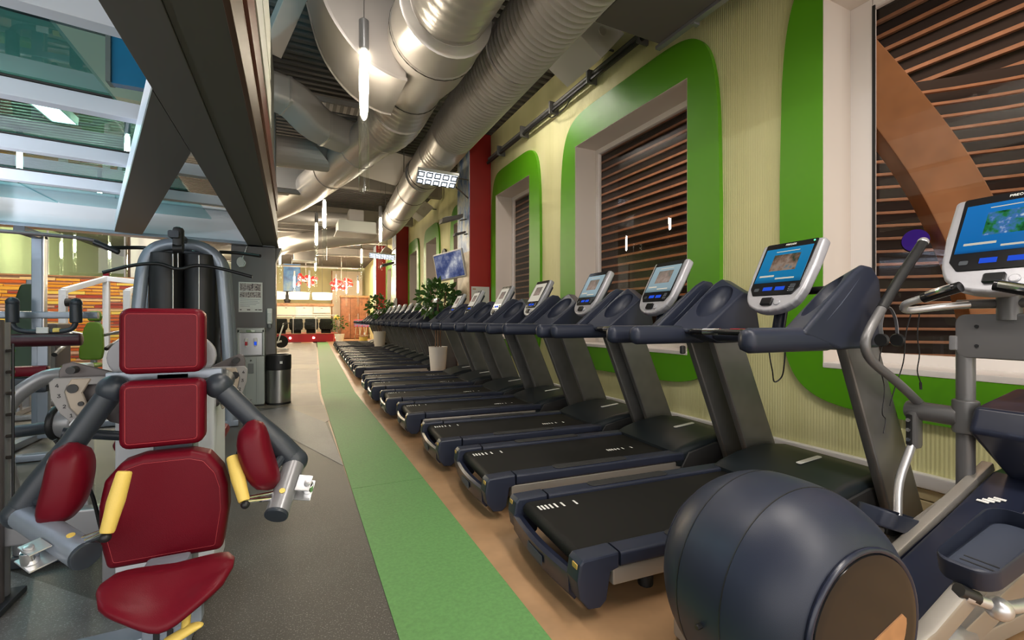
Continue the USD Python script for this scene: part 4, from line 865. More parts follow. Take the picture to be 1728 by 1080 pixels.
# number-scale cams at both shoulders
def cam(sx, cx, cy, w):
    S = lambda pts: [(cx + sx * x * w, z) for x, z in pts]
    dk = [(-.02, .97), (.02, 1.00), (.165, 1.052), (.19, 1.045), (.20, 1.02), (.20, .985), (.06, .83), (-.02, .80)]
    P_('cam_plate', ext_xz(S(dk), cy + .02, cy + .032, .003, 1), 'machine_plate')
    lt = [(-.02, 1.0), (.20, 1.0), (.215, .985), (.21, .93), (.185, .875), (.15, .835), (.128, .85), (.16, .895), (.172, .95), (.165, .972), (-.02, .972)]
    P_('scale_plate', ext_xz(poly_round(S(lt), .004), cy - .012, cy - .002, .003, 1), 'scale_grey')
    tn = [(.10, .995), (.155, .995), (.165, .972), (.172, .95), (.158, .895), (.125, .85), (.085, .815), (.07, .85), (.11, .90), (.125, .945)]
    P_('range_plate', ext_xz(poly_round(S(tn), .004), cy - .016, cy - .004, .003, 1), 'machine_tan')
    hs = [cyl((cx + sx * x * w, cy + .03, z), (cx + sx * x * w, cy - .022, z), r, 14) for x, z, r in ((.155, 1.025, .013), (.15, .962, .0155), (.128, .908, .008), (.110, .878, .008), (.088, .848, .008))]
    [P_('cam_hole', h_, 'black') for h_ in hs]
    for i, (x, z) in enumerate(((.193, .968), (.188, .932), (.174, .895), (.156, .862))):
        tm = meshkit.text_mesh(str(4 - i), .012, .001, True); tm.apply_translation((-tm.bounds[1][0] / 2, 0, 0)); P_('scale_number', frame(tm, (cx + sx * x * w, cy - .0125, z), (1, 0, 0), (0, 0, 1), (0, -1, 0)), 'black', False)
    P_('cam_pointer', rotm(rb((cx + sx * .138 * w, cy - .02, .838), (.036, .012, .03), .006), -sx * 35, (0, 1, 0), (cx + sx * .138 * w, cy, .838)), 'machine_white')
cam(-1, -.54, 2.10, 1.0); cam(1, -.335, 2.30, .72)
def arm(pv, el, en, pt, pb, hb, ht, mirror):
    pv, el, en = map(np.array, (pv, el, en))
    P_('shoulder_joint', cat(blob([(pv, .046)], 3), cyl(pv + [0, .02, .0], pv + [0, .12, .01], .04, 16)), 'machine_dark', 50)
    mid = pv + (el - pv) * .52
    P_('upper_arm', cyl(pv, mid, .036, 18), 'machine_dark', 50)
    d = (el - pv) / np.linalg.norm(el - pv); n_ = np.cross(d, [0, 1, 0]); n_ /= np.linalg.norm(n_)
    P_('arm_cover', blob([(mid - d * .03, .036), (mid + d * .10 - n_ * mirror * .0, (.045, .045, .045)), (el - d * .03, .045)], 2), 'machine_dark', 40)
    pt, pb = np.array(pt), np.array(pb); c = (pt + pb) / 2
    ax = (pt - pb); ln = np.linalg.norm(ax); ax /= ln
    side = np.array([mirror, 0, 0.]); side -= ax * np.dot(side, ax); side /= np.linalg.norm(side)
    rg = []
    for k in np.linspace(-1, 1, 13):
        e = max(0, 1 - abs(k) ** 3.2) ** .5; w_ = .012 + .042 * e; h_ = .012 + .068 * e
        o = c + ax * k * (ln / 2 + .012) + side * (.014 * (1 - k * k)); y_ = np.cross(ax, side)
        rg.append(np.array([o + side * w_ * math.copysign(abs(math.cos(a)) ** .75, math.cos(a)) + y_ * h_ * math.copysign(abs(math.sin(a)) ** .75, math.sin(a)) for a in np.linspace(0, 2 * PI, 20, endpoint=False)]))
    q = P_('arm_pad', loft(rg), 'red_vinyl', 60)
    part(q, 'pad_seam', tube([c + ax * .02 * k - y_ * .058 + side * (.03 - .012 * abs(k) / 3) for k in range(-5, 1)] + [c + ax * .012 - y_ * .060 + side * .0, c + ax * .004 - y_ * .060 - side * .02], .0013, 4), 'red_seam', 60, world=True)
    P_('pad_mount', cat(cyl(c - side * .02, el + d * -.16, .016, 10), cyl(pb + ax * .05 - side * .02, el - d * .05, .016, 10)), 'machine_dark')
    P_('forearm_tube', tube([el + (el - en) / np.linalg.norm(el - en) * .02, en], .0385, 22), 'machine_blue' if mirror > 0 else 'machine_silver', 50)
    dn = (en - el) / np.linalg.norm(en - el)
    P_('end_cap', cyl(en - dn * .002, en + dn * .014, .0395, 22, .006), 'machine_dark', 40)
    P_('elbow_collar', blob([(el, .046), (el - d * .05, .042)], 2), 'machine_dark', 40)
    s0 = en - dn * .06; hb, ht = np.array(hb), np.array(ht)
    P_('handle_bar', cat(tube([s0, hb], .009, 10), tube([s0 - dn * .028, hb + (ht - hb) * .06], .006, 8)), 'chrome', 50)
    u_ = (ht - hb) / np.linalg.norm(ht - hb)
    P_('hand_grip', sweep(np.array([hb + (ht - hb) * k for k in (0, .03, .25, .5, .8, .97, 1)]), circ(.021, 16), scale=[.75, .86, .93, 1.06, .98, .92, .80]), 'yellow_grip', 50, label='yellow foam hand grip')
    P_('grip_plug', blob([(hb - u_ * .012, .014)], 2), 'black')
    out = np.array([-mirror, 0, 0.]); out -= dn * np.dot(out, dn); out /= np.linalg.norm(out); upv = np.cross(dn, out); upv *= np.sign(upv[2])
    L0 = en - dn * .11 + out * .045
    br = lambda o, sx_, sy_, sz_: frame(rb((0, 0, 0), (sx_, sy_, sz_), .003), o, dn, out, upv if np.dot(np.cross(dn, out), upv) > 0 else -upv)
    P_('latch_bracket', cat(br(L0 + out * .015 + upv * .022, .065, .05, .005), br(L0 + out * .015 - upv * .022, .085, .065, .006)), 'silver')
    P_('latch_roller', cyl(L0 + out * .028 - upv * .019, L0 + out * .028 + upv * .019, .020, 16, .003), 'chrome', 40)
    P_('latch_bolt', cyl(L0 + out * .028 + upv * .024, L0 + out * .028 + upv * .033, .012, 10, .003), 'silver')
    P_('latch_mark', cyl(en - dn * .062 + upv * .037, en - dn * .062 + upv * .041, .010, 10), 'yellow_grip')
arm((-.553, 1.985, .965), (-.775, 1.965, .590), (-.540, 1.705, .528), (-.632, 1.90, .800), (-.668, 1.885, .580), (-.478, 1.665, .595), (-.447, 1.70, .755), 1)
arm((-.248, 1.985, .957), (.006, 1.955, .655), (-.052, 1.79, .525), (-.135, 1.89, .825), (-.075, 1.865, .600), (-.150, 1.785, .585), (-.193, 1.862, .722), -1)
part(CM, 'arm_badge', mv(rotm(mv(ext(circ(.022, 18, .034), .004, .001, 1), (0, 0, 0)), 90, (1, 0, 0)), (-.675, 1.918, .745)), 'white_print', 35, world=True)

# ================================================================== ORANGE STRIP WALL AND WHAT STANDS AROUND IT
OW = thing('strip_wall', 'low wall of thin glossy orange, yellow and red glass strips behind the machines', 'partition wall', (-4.7, 13.1, 0), 0, None, 'structure')
part(OW, 'backing', bxx(-8.0, -1.85, 13.03, 13.15, 0, 2.13), 'strip_6', False, world=True)
cnt, rest = 0, []
for row in range(28):
    z = 2.115 - (row + 1) * .072; x = -1.86 - RNG.random() * .2
    while x > -7.9:
        w = .26 + RNG.random() * .55; x0 = max(-7.95, x - w); dy = RNG.random() * .022
        m = bxx(x0 + .004, x - .004, 13.0 - dy, 13.035, z + .003, z + .030 + RNG.random() * .038)
        if x > -5.3 and cnt < 300: part(OW, 'strip', m, 'strip_%d' % RNG.integers(0, 7), False, world=True); cnt += 1
        else: rest.append(m)
        x -= w
part(OW, 'strips_beyond', cat(rest), 'strip_1', False, world=True, kind='stuff')
part(OW, 'coping', bxx(-8.0, -1.85, 12.97, 13.17, 2.13, 2.16), 'counter_wood', False, world=True)
GS = thing('glass_screen', 'tall clear glass screen standing on the orange strip wall', 'glass screen', (-5.7, 13.1, 2.16))
for a, b in ((-8.0, -6.1), (-6.08, -4.75), (-4.73, -3.45)): part(GS, 'pane', bxx(a, b, 13.09, 13.105, 2.16, 4.0), 'screen_glass', False, world=True)
for x in (-6.09, -4.74, -3.44): part(GS, 'mullion', bxx(x - .012, x + .012, 13.07, 13.12, 2.16, 4.0), 'machine_silver', False, world=True)
t = thing('light_box', 'bright white panel beside the glass screen behind the black weight tower', 'wall panel', (-2.9, 13.3, 0))
part(t, 'board', bxx(-3.40, -2.45, 13.3, 13.36, 0, 3.3, .01), 'plastic_white', world=True)
part(t, 'frame', bxx(-3.44, -3.40, 13.28, 13.38, 0, 3.3, .005), 'fascia_brown', world=True)
t = thing('wall_panel', 'pale green bulkhead seen through the glass deck', 'bulkhead', (-4, 7.4, 4.2))
part(t, 'face', skew(bxx(-8, -1.3, 7.9, 8.1, 4.15, CEIL), 0), 'left_wall', world=True)
part(t, 'vent', skew(bxx(-4.3, -3.6, 7.88, 7.905, 4.45, 4.7), 0), 'steel_grey', world=True)
t = thing('blue_panel', 'deep blue glossy panel seen through the glass deck', 'panel', (-1.5, 5.5, 4.4))
part(t, 'face', bxx(-1.66, -.6, 5.9, 6.0, 3.6, CEIL), 'teal_blue', world=True); part(t, 'edge', bxx(-1.70, -1.66, 5.88, 6.02, 3.6, CEIL), 'steel_grey', world=True)

# ---- dark wet-look weight tower with grey arch
TM = thing('weight_tower', 'black shrouded weight tower under a grey tube arch with a curved pull bar', 'exercise machine', (-1.06, 6.05, 0))
Q = lambda n, m, c, sm=40, **k: part(TM, n, m, c, sm, world=True, **k)
def shroud(cx): 
    ol = [(cx + .155 * math.cos(a), 6.05 + .15 * math.sin(a)) for a in np.linspace(PI, 2 * PI, 16)] + [(cx + .155, 6.28), (cx - .155, 6.28)]
    return mv(ext(ol, 1.62, .012, 2), (0, 0, .30))
for cx in (-1.235, -.925): Q('shroud', shroud(cx), 'black')
for x in (-1.15, -.92): Q('edge_strip', cyl((x, 5.905, .32), (x, 5.905, 1.9), .008, 8), 'silver')
for dy in (0, .32):
    Q('arch', sweep(spline([(-1.52, 6.0 + dy, .06), (-1.50, 6.0 + dy, .8), (-1.455, 6.0 + dy, 1.45), (-1.41, 6.0 + dy, 1.82), (-1.30, 6.0 + dy, 1.98), (-1.08, 6.0 + dy, 2.03), (-.86, 6.0 + dy, 1.98), (-.74, 6.0 + dy, 1.82), (-.70, 6.0 + dy, 1.45), (-.66, 6.0 + dy, .8), (-.64, 6.0 + dy, .06)], 5), circ(.045, 14, .06)), 'machine_blue', 50)
Q('top_beam', beam([(-1.08, 5.55, 2.06), (-1.08, 6.45, 2.06)], .09, .07, .015), 'machine_dark'); Q('pulley_block', cat(rb((-1.06, 5.68, 2.02), (.09, .12, .26), .03), cyl((-1.10, 5.66, 1.93), (-1.02, 5.66, 1.93), .05, 18)), 'black')
Q('pull_cable', cyl((-1.06, 5.66, 1.72), (-1.06, 5.66, 1.92), .006, 8), 'silver')
Q('pull_bar', tube([(-1.66, 5.68, 1.66), (-1.42, 5.66, 1.74), (-1.22, 5.66, 1.765), (-1.06, 5.66, 1.72), (-.90, 5.66, 1.765), (-.70, 5.66, 1.745), (-.40, 5.64, 1.665)], .017, 12, 5), 'black', 50)
for s in (-1, 1): Q('chin_bar', tube([(-1.08 + s * .30, 6.32, 2.0), (-1.08 + s * .48, 6.4, 2.01), (-1.08 + s * .72, 6.25, 1.97)], .02, 12, 5), 'black', 50)
for z in (1.93,): Q('shroud_cap', rb((-1.08, 6.16, 1.945), (.64, .26, .04), .015), 'machine_dark')
for y in (6.0, 6.32): Q('foot_beam', beam([(-1.60, y, .04), (-.56, y, .04)], .08, .07, .012), 'machine_blue')
Q('weight_stack', cat(*[bxx(-1.30, -.86, 6.10, 6.24, .10 + .05 * k, .145 + .05 * k) for k in range(4)]), 'machine_dark')
for z in (.62, .85, 1.08): Q('rung', cyl((-.70, 6.0, z), (-.70, 6.32, z), .018, 10), 'machine_dark')
Q('seat', rb((-1.08, 5.35, .52), (.40, .42, .07), .03), 'red_vinyl'); Q('seat_stem', cat(bxx(-1.12, -1.04, 5.32, 5.40, .05, .49, .008), bxx(-1.11, -1.05, 5.25, 6.0, .03, .09, .008)), 'machine_blue')
Q('thigh_roller', cyl((-1.36, 5.62, .70), (-.80, 5.62, .70), .06, 20, .015), 'red_vinyl'); Q('roller_stem', cat(bxx(-1.11, -1.05, 5.59, 5.65, .06, .72, .006)), 'machine_blue')

# ---- lat pulldown at the left with red thigh roller
LM = thing('lat_pulldown', 'lat pulldown machine with a dark red roller, black U handles and tall grey post', 'exercise machine', (-2.2, 6.0, 0))
Q = lambda n, m, c, sm=40, **k: part(LM, n, m, c, sm, world=True, **k)
Q('post', bxx(-2.365, -2.28, 6.18, 6.30, 0, 2.06, .01), 'machine_blue'); Q('post_trim', bxx(-2.28, -2.272, 6.19, 6.21, .8, 2.05), 'silver')
Q('base', cat(beam([(-2.32, 5.2, .04), (-2.32, 6.9, .04)], .09, .07, .012), beam([(-2.8, 6.6, .04), (-1.8, 6.6, .04)], .09, .07, .012), beam([(-2.6, 5.25, .035), (-1.9, 5.25, .035)], .08, .06, .012)), 'machine_blue')
Q('head_beam', beam([(-2.32, 6.3, 2.05), (-2.32, 5.85, 2.05)], .08, .07, .012), 'machine_dark')
Q('lat_bar', tube([(-3.05, 5.86, 2.03), (-2.6, 5.86, 2.03), (-1.85, 5.86, 2.0), (-1.70, 5.86, 1.93)], .018, 12, 5), 'machine_plate', 50)
for a, b in (((-3.0, 5.86, 2.035), (-2.62, 5.86, 2.03)), ((-1.78, 5.86, 1.975), (-1.58, 5.84, 1.88))): Q('bar_grip', cyl(a, b, .026, 12, .005), 'black')
Q('thigh_roller', cyl((-2.52, 5.95, 1.005), (-1.90, 5.95, 1.005), .062, 22, .016), 'dark_vinyl')
Q('roller_post', bxx(-2.235, -2.155, 5.95, 6.02, .05, 1.0, .008), 'machine_blue')
Q('handle_frame', tube([(-2.42, 6.0, 1.36), (-2.43, 6.0, 1.18), (-2.37, 6.0, 1.10), (-2.2, 6.0, 1.085), (-2.02, 6.0, 1.10), (-1.965, 6.0, 1.18), (-1.96, 6.0, 1.36)], .024, 12, 6), 'machine_dark', 50)
for x in (-2.425, -1.962): Q('handle_pad', cat(cyl((x, 6.0, 1.17), (x, 6.0, 1.36), .048, 16, .012), blob([((x, 6.0, 1.37), .05)], 2)), 'machine_dark', 50)
Q('number_plate', rb((-2.2, 5.97, 1.10), (.09, .02, .06), .005), 'plastic_white'); Q('yellow_band', cat(cyl((-2.13, 6.0, 1.094), (-2.08, 6.0, 1.096), .027, 12)), 'yellow_grip')
Q('cross_tube', beam([(-3.0, 6.2, 1.25), (-1.85, 6.2, 1.25)], .06, .07, .012), 'machine_blue')
Q('chest_pad', rb((-2.27, 5.93, .71), (.27, .10, .10), .03), 'red_vinyl'); Q('pad_housing', rb((-2.27, 5.95, .58), (.27, .14, .15), .03), 'machine_dark')
Q('seat', blob([((-2.30, 5.45, .44), (.14, .12, .025)), ((-2.36, 5.35, .43), (.10, .08, .025))], 2), 'red_vinyl'); Q('seat_stem', bxx(-2.36, -2.30, 5.42, 5.5, .05, .43, .008), 'machine_blue')
# ---- cut-off machine at the left edge
LE = thing('cable_machine', 'grey upright posts of a weight machine cut off by the left edge of the picture', 'exercise machine', (-1.09, 2.62, 0))
Q = lambda n, m, c, sm=40, **k: part(LE, n, m, c, sm, world=True, **k)
Q('post', cat(cyl((-1.12, 2.62, .02), (-1.12, 2.62, 1.20), .035, 18), cyl((-1.185, 2.66, .02), (-1.185, 2.66, 1.28), .05, 18)), 'machine_plate'); Q('post_face', cyl((-1.125, 2.68, .02), (-1.125, 2.68, 1.19), .034, 16), 'machine_silver')
Q('post_head', rotm(blob([((-1.15, 2.60, 1.26), (.035, .04, .09)), ((-1.12, 2.60, 1.20), (.03, .03, .06))], 2), -15, (0, 1, 0), (-1.15, 2.6, 1.2)), 'machine_plate')
Q('cable', cyl((-1.065, 2.64, .35), (-1.065, 2.64, 1.10), .005, 8), 'black')
for k in range(6): Q('peg', cyl((-1.09, 2.66, .62 + .09 * k), (-1.07, 2.655, .62 + .09 * k), .010, 10), 'chrome')
Q('base', bxx(-1.27, -1.06, 2.52, 2.75, 0, .03, .01), 'machine_dark')
LB = thing('leg_machine', 'grey bent tube frame with round weight disc behind the press machine', 'exercise machine', (-1.15, 3.2, 0))
Q = lambda n, m, c, sm=40, **k: part(LB, n, m, c, sm, world=True, **k)
Q('bent_tube', tube([(-1.02, 3.05, .93), (-1.13, 3.05, .905), (-1.25, 3.05, .78), (-1.27, 3.05, .58), (-1.21, 3.05, .20), (-1.19, 3.05, .03)], .036, 16, 6), 'machine_silver', 50)
Q('upright', bxx(-1.17, -1.06, 3.4, 3.5, .0, .95, .012), 'machine_white'); Q('weight_disc', cyl((-1.10, 3.2, .66), (-1.02, 3.18, .66), .085, 26, .015), 'machine_silver'); Q('disc_rim', cyl((-1.13, 3.205, .66), (-1.10, 3.2, .66), .095, 26, .01), 'black')
Q('axle', cyl((-1.5, 3.3, .60), (-1.1, 3.2, .64), .032, 14), 'machine_dark'); Q('base', cat(bxx(-1.7, -.95, 3.0, 3.09, 0, .06, .01), bxx(-1.7, -.95, 3.4, 3.5, 0, .06, .01)), 'machine_dark')
Q('base_beam', beam([(-1.75, 2.78, .30), (-.62, 2.58, .32)], .07, .125, .012), 'machine_silver'); Q('beam_leg', bxx(-1.5, -1.42, 2.68, 2.78, 0, .26, .008), 'machine_silver'); Q('beam_leg', bxx(-.75, -.67, 2.55, 2.64, 0, .27, .008), 'machine_silver')
Q('seat_pad', rb((-.62, 3.25, .52), (.52, .26, .07), .03), 'red_vinyl'); Q('seat_frame', cat(bxx(-.66, -.58, 3.2, 3.3, .04, .48, .01), bxx(-1.2, -.5, 3.2, 3.3, .03, .09, .01)), 'machine_silver'); Q('yellow_lever', rb((-.62, 3.09, .43), (.10, .03, .02), .008), 'yellow_grip')

# ---- machines in the background, left
def gym_machine(label, loc, rotz, pad, head, h, seat='green_vinyl'):
    t = thing('padded_machine', label, 'exercise machine', loc, rotz)
    ol = [(-.14, 0), (.14, 0), (.155, .25 * h), (.12, .80 * h), (.08, .97 * h), (-.08, .97 * h), (-.12, .80 * h), (-.155, .25 * h)]
    B = lambda m: mv(rotm(m, -10, (1, 0, 0)), (0, .02, .58))
    part(t, 'back_pad', B(mv(ext_xz(poly_round(ol, .05), 0, .07, .02, 3), (0, 0, 0))), pad, 50)
    if head: part(t, 'head_pad', B(mv(ext_xz(poly_round([(-.08, h), (.08, h), (.09, h + .08), (.06, h + .16), (-.06, h + .16), (-.09, h + .08)], .03), 0, .07, .02, 3), (0, 0, 0))), pad, 50)
    part(t, 'seat', rb((0, -.20, .50), (.36, .40, .07), .03), seat)
    part(t, 'seat_stem', bxx(-.04, .04, -.22, -.14, .05, .47, .01), 'machine_silver'); part(t, 'back_post', beam([(0, .16, .04), (0, .14, .6), (0, .02 + .25, .58 + h)], .07, .07, .012), 'machine_silver')
    part(t, 'base', cat(beam([(0, -.6, .04), (0, .6, .04)], .08, .07, .012), beam([(-.4, .55, .04), (.4, .55, .04)], .08, .07, .012), beam([(-.35, -.58, .04), (.35, -.58, .04)], .08, .06, .012)), 'machine_silver')
    for s in (-1, 1):
        part(t, 'side_arm', tube([(s * .08, .2, .95), (s * .40, .15, 1.02), (s * .46, -.1, .92), (s * .42, -.42, .80)], .024, 12, 5), 'machine_silver', 50)
        part(t, 'arm_grip', cyl((s * .43, -.32, .83), (s * .415, -.50, .77), .03, 12, .006), 'black')
    part(t, 'weight_case', rb((-.55, .25, .60), (.26, .40, 1.1), .03), 'machine_plate'); part(t, 'case_trim', bxx(-.66, -.44, .045, .055, .15, 1.05), 'machine_silver')
    return t
gym_machine('machine with a tall dark green oval back pad before the orange strip wall', (-3.12, 7.95, 0), 6, 'dark_green_vinyl', False, 1.15)
gym_machine('machine with a lime green back pad and separate head pad', (-2.87, 9.25, 0), -6, 'green_vinyl', True, .62)
gym_machine('machine with a small dark red back pad, just left of the press machine head pad', (-1.95, 12.2, 0), 20, 'red_vinyl', True, .50, 'red_vinyl')
gym_machine('machine with a red back pad in the back corner at the far left', (-4.3, 9.7, 0), 35, 'red_vinyl', False, .55, 'red_vinyl')
gym_machine('machine with red pads standing between the weight tower and the column', (-1.2, 10.2, 0), 160, 'red_vinyl', False, .5, 'red_vinyl')
# small bench rows between them
for k, (x, y, rz, lb) in enumerate([(-1.65, 8.1, 75, 'low black bench with chrome legs in front of the lime green machine'), (-1.35, 9.1, 10, 'low black bench with chrome legs between the weight tower and the column')]):
    t = thing('bench', lb, 'bench', (x, y, 0), rz)
    part(t, 'pad', rb((0, 0, .45), (1.1, .28, .07), .03), 'black_soft')
    for s in (-1, 1): part(t, 'leg', tube([(s * .4, -.25, .02), (s * .4, 0, .40), (s * .4, .25, .02)], .022, 10), 'silver')
    part(t, 'rail', bxx(-.45, .45, -.02, .02, .36, .41, .006), 'silver')
t = thing('dumbbell_rack', 'black dumbbell rack with rows of dark weights behind the bent tube machine', 'rack', (-2.95, 4.45, 0), 20)
for z in (.30, .52): part(t, 'shelf', rotm(rb((0, 0, z), (1.1, .28, .03), .008), 12, (1, 0, 0), (0, 0, z)), 'black')
for s in (-1, 1): part(t, 'side', ext_yz([(-.25, 0), (.25, 0), (.16, .68), (.08, .68)], s * .55 - .02, s * .55 + .02, .006, 1), 'machine_dark')
DBM = None
for z in (.33, .55):
    for k in range(6):
        c, s_ = math.cos(math.radians(20)), math.sin(math.radians(20)); lx = -.44 + .175 * k
        loc = (-2.95 + c * lx, 4.45 + s_ * lx, z + .045); nth = ['first', 'second', 'third', 'fourth', 'fifth', 'sixth'][k]
        lb = 'black dumbbell on the %s shelf of the rack, %s from the left' % ('lower' if z < .5 else 'upper', nth)
        if DBM is None:
            DBM = thing('dumbbell', lb, 'dumbbell', loc, 20, 'dumbbells on the rack')
            for y in (-.075, .075): part(DBM, 'head', lathe([(0, -.04), (.048, -.04), (.055, -.03), (.055, .03), (.048, .04), (0, .04)], 12, (0, y, .01), 'y'), 'black')
            part(DBM, 'handle', cyl((0, -.04, .01), (0, .04, .01), .015, 8), 'chrome')
        else: dup(DBM, loc, 20, lb)
RK = thing('cable_rack', 'pale grey steel rack frame with red post caps in front of the orange strip wall', 'rack', (-3, 11.2, 0))
Q = lambda n, m, c, sm=40, **k: part(RK, n, m, c, sm, world=True, **k)
for x, y, h in ((-3.38, 11.75, 2.08), (-2.52, 11.35, 1.98), (-3.55, 10.35, 1.72), (-2.62, 10.1, 1.72)): Q('post', bxx(x - .05, x + .05, y - .05, y + .05, 0, h, .008), 'joist_white'); Q('post_cap', rb((x, y, h + .05), (.09, .09, .10), .01), 'red_vinyl') if h > 1.8 else None
Q('top_beam', cat(beam([(-3.38, 11.75, 2.03), (-2.52, 11.35, 1.93)], .07, .10, .01), beam([(-3.38, 11.75, 2.03), (-3.55, 10.35, 1.70)], .07, .10, .01), beam([(-2.52, 11.35, 1.93), (-2.62, 10.1, 1.70)], .07, .10, .01)), 'joist_white')
Q('lower_beam', cat(beam([(-3.38, 11.75, .2), (-2.52, 11.35, .2)], .07, .10, .01)), 'joist_white'); Q('pulley', cyl((-3.5, 10.3, 1.5), (-3.42, 10.3, 1.5), .07, 18), 'black')

# ================================================================== WATER DISPENSER, BIN, COLUMN FITTINGS
WD = thing('water_dispenser', 'silver free standing water dispenser with two taps, in front of the grey column', 'water dispenser', (-.53, 7.36, 0))
Q = lambda n, m, c, sm=30, **k: part(WD, n, m, c, sm, world=True, **k)
x0, x1, y0, y1 = -.70, -.36, 7.22, 7.53
Q('body', cat(bxx(x0, x1, y0 + .05, y1, .02, 1.09, .015), bxx(x0, x1, y0 + .01, y0 + .07, .02, .70, .015), bxx(x0, x0 + .035, y0 + .01, y0 + .07, .70, 1.07, .008), bxx(x1 - .035, x1, y0 + .01, y0 + .07, .70, 1.07, .008), bxx(x0, x1, y0 + .01, y0 + .07, 1.02, 1.09, .01)), 'dispenser_silver')
Q('niche_back', bxx(x0 + .035, x1 - .035, y0 + .045, y0 + .052, .70, 1.02), 'silver'); Q('drip_tray', bxx(x0 + .04, x1 - .04, y0 - .005, y0 + .05, .70, .715, .004), 'dispenser_dark')
for x, c_ in ((-.585, 'rubber_red'), (-.475, 'lcd_blue')):
    a_ = Q('tap', cat(rb((x, y0 + .03, .90), (.045, .05, .10), .012), cyl((x, y0 + .02, .83), (x, y0 + .02, .86), .012, 10)), 'plastic_white'); part(a_, 'tap_lever', rb((x, y0 + .004, .875), (.03, .012, .05), .004), c_, world=True)
Q('indicator_panel', bxx(-.585, -.475, y0 + .004, y0 + .014, 1.03, 1.065, .003), 'glow_green' if False else 'screen_glass')
Q('indicator_light', bxx(-.575, -.485, y0 + .006, y0 + .012, 1.035, 1.06), 'left_wall'); Q('door_recess', bxx(-.565, -.495, y0 + .004, y0 + .02, .46, .60, .012), 'dispenser_dark', label='dark grip recess of the lower door')
Q('door_line', cat(bxx(-.60, -.597, y0 + .006, y0 + .013, .05, .68), bxx(-.463, -.46, y0 + .006, y0 + .013, .05, .68)), 'dispenser_dark')
for z in (.64, .10): Q('lock', cyl((-.53, y0 + .002, z), (-.53, y0 + .015, z), .012, 12), 'chrome')
Q('plinth', bxx(x0 + .01, x1 - .01, y0 + .03, y1 - .01, 0, .03), 'black')
BN = thing('waste_bin', 'round brushed steel waste bin with a black top, right of the water dispenser', 'bin', (-.19, 7.36, 0))
part(BN, 'drum', lathe([(.155, .025), (.158, .03), (.158, .50), (.154, .50)], 40), 'bin_metal', 30); part(BN, 'top_ring', lathe([(.160, .49), (.164, .50), (.164, .69), (.158, .705), (.135, .705), (.13, .66), (.128, .56)], 40), 'black', 30)
part(BN, 'foot_ring', lathe([(.160, 0), (.160, .028), (.15, .03), (.15, 0)], 36), 'black'); part(BN, 'inner_bag', lathe([(0, .55), (.127, .56), (.127, .565), (0, .565)], 24), 'black_soft')
part(BN, 'sticker', rotm(rb((0, -.1655, .60), (.035, .003, .035), .001), 12, (0, 0, 1)), 'white_print', label='small white sticker')
PO = thing('poster', 'white poster with two rows of group photos on the grey column', 'poster', (-.55, 7.55, 1.28))
part(PO, 'sheet', bxx(-.705, -.405, 7.548, 7.556, 1.315, 1.745), 'paper', False, world=True)
for i, (a, b, z0, z1) in enumerate(((-.69, -.61, 1.62, 1.725), (-.605, -.52, 1.62, 1.725), (-.515, -.425, 1.62, 1.725), (-.69, -.60, 1.525, 1.605), (-.595, -.50, 1.525, 1.605), (-.495, -.425, 1.525, 1.605))): part(PO, 'photo', bxx(a, b, 7.5455, 7.549, z0, z1), 'faces', False, world=True)
part(PO, 'text_line', cat(*[bxx(-.685, -.685 + w, 7.5465, 7.549, z, z + .006) for w, z in ((.25, 1.495), (.22, 1.47), (.24, 1.445), (.20, 1.42), (.12, 1.395))]), 'machine_silver', False, world=True, kind='stuff')
for x, w in ((-.69, .022), (-.60, .04), (-.50, .03), (-.46, .045)): part(PO, 'logo', bxx(x, x + w, 7.5465, 7.549, 1.34, 1.354), 'machine_plate', False, world=True)
t = thing('soap_dispenser', 'clear and grey sanitizer dispenser on the right edge of the grey column', 'dispenser', (-.30, 7.54, 1.2))
part(t, 'housing', bxx(-.345, -.275, 7.46, 7.56, 1.14, 1.37, .015), 'plastic_white', world=True); part(t, 'window', bxx(-.335, -.285, 7.455, 7.462, 1.18, 1.30, .003), 'dispenser_silver', world=True); part(t, 'nozzle', bxx(-.33, -.29, 7.44, 7.54, 1.08, 1.14, .01), 'dispenser_dark', world=True)
t = thing('curly_cord', 'pale cord and oval tag hanging at the top of the grey column', 'cord', (-.66, 7.5, 2.0))
part(t, 'cord', tube([(-.60, 7.54, 2.26), (-.62, 7.52, 2.18), (-.65, 7.52, 2.08), (-.62, 7.52, 2.02), (-.64, 7.52, 1.97), (-.70, 7.52, 1.96)], .008, 8, 6), 'plastic_white', 50, world=True); part(t, 'tag', mv(frame(ext(circ(.05, 20, .07), .012, .004, 1), (0, 0, 0), (1, 0, 0), (0, 0, 1), (0, -1, 0)), (-.68, 7.545, 2.03)), 'speaker_grey', world=True)

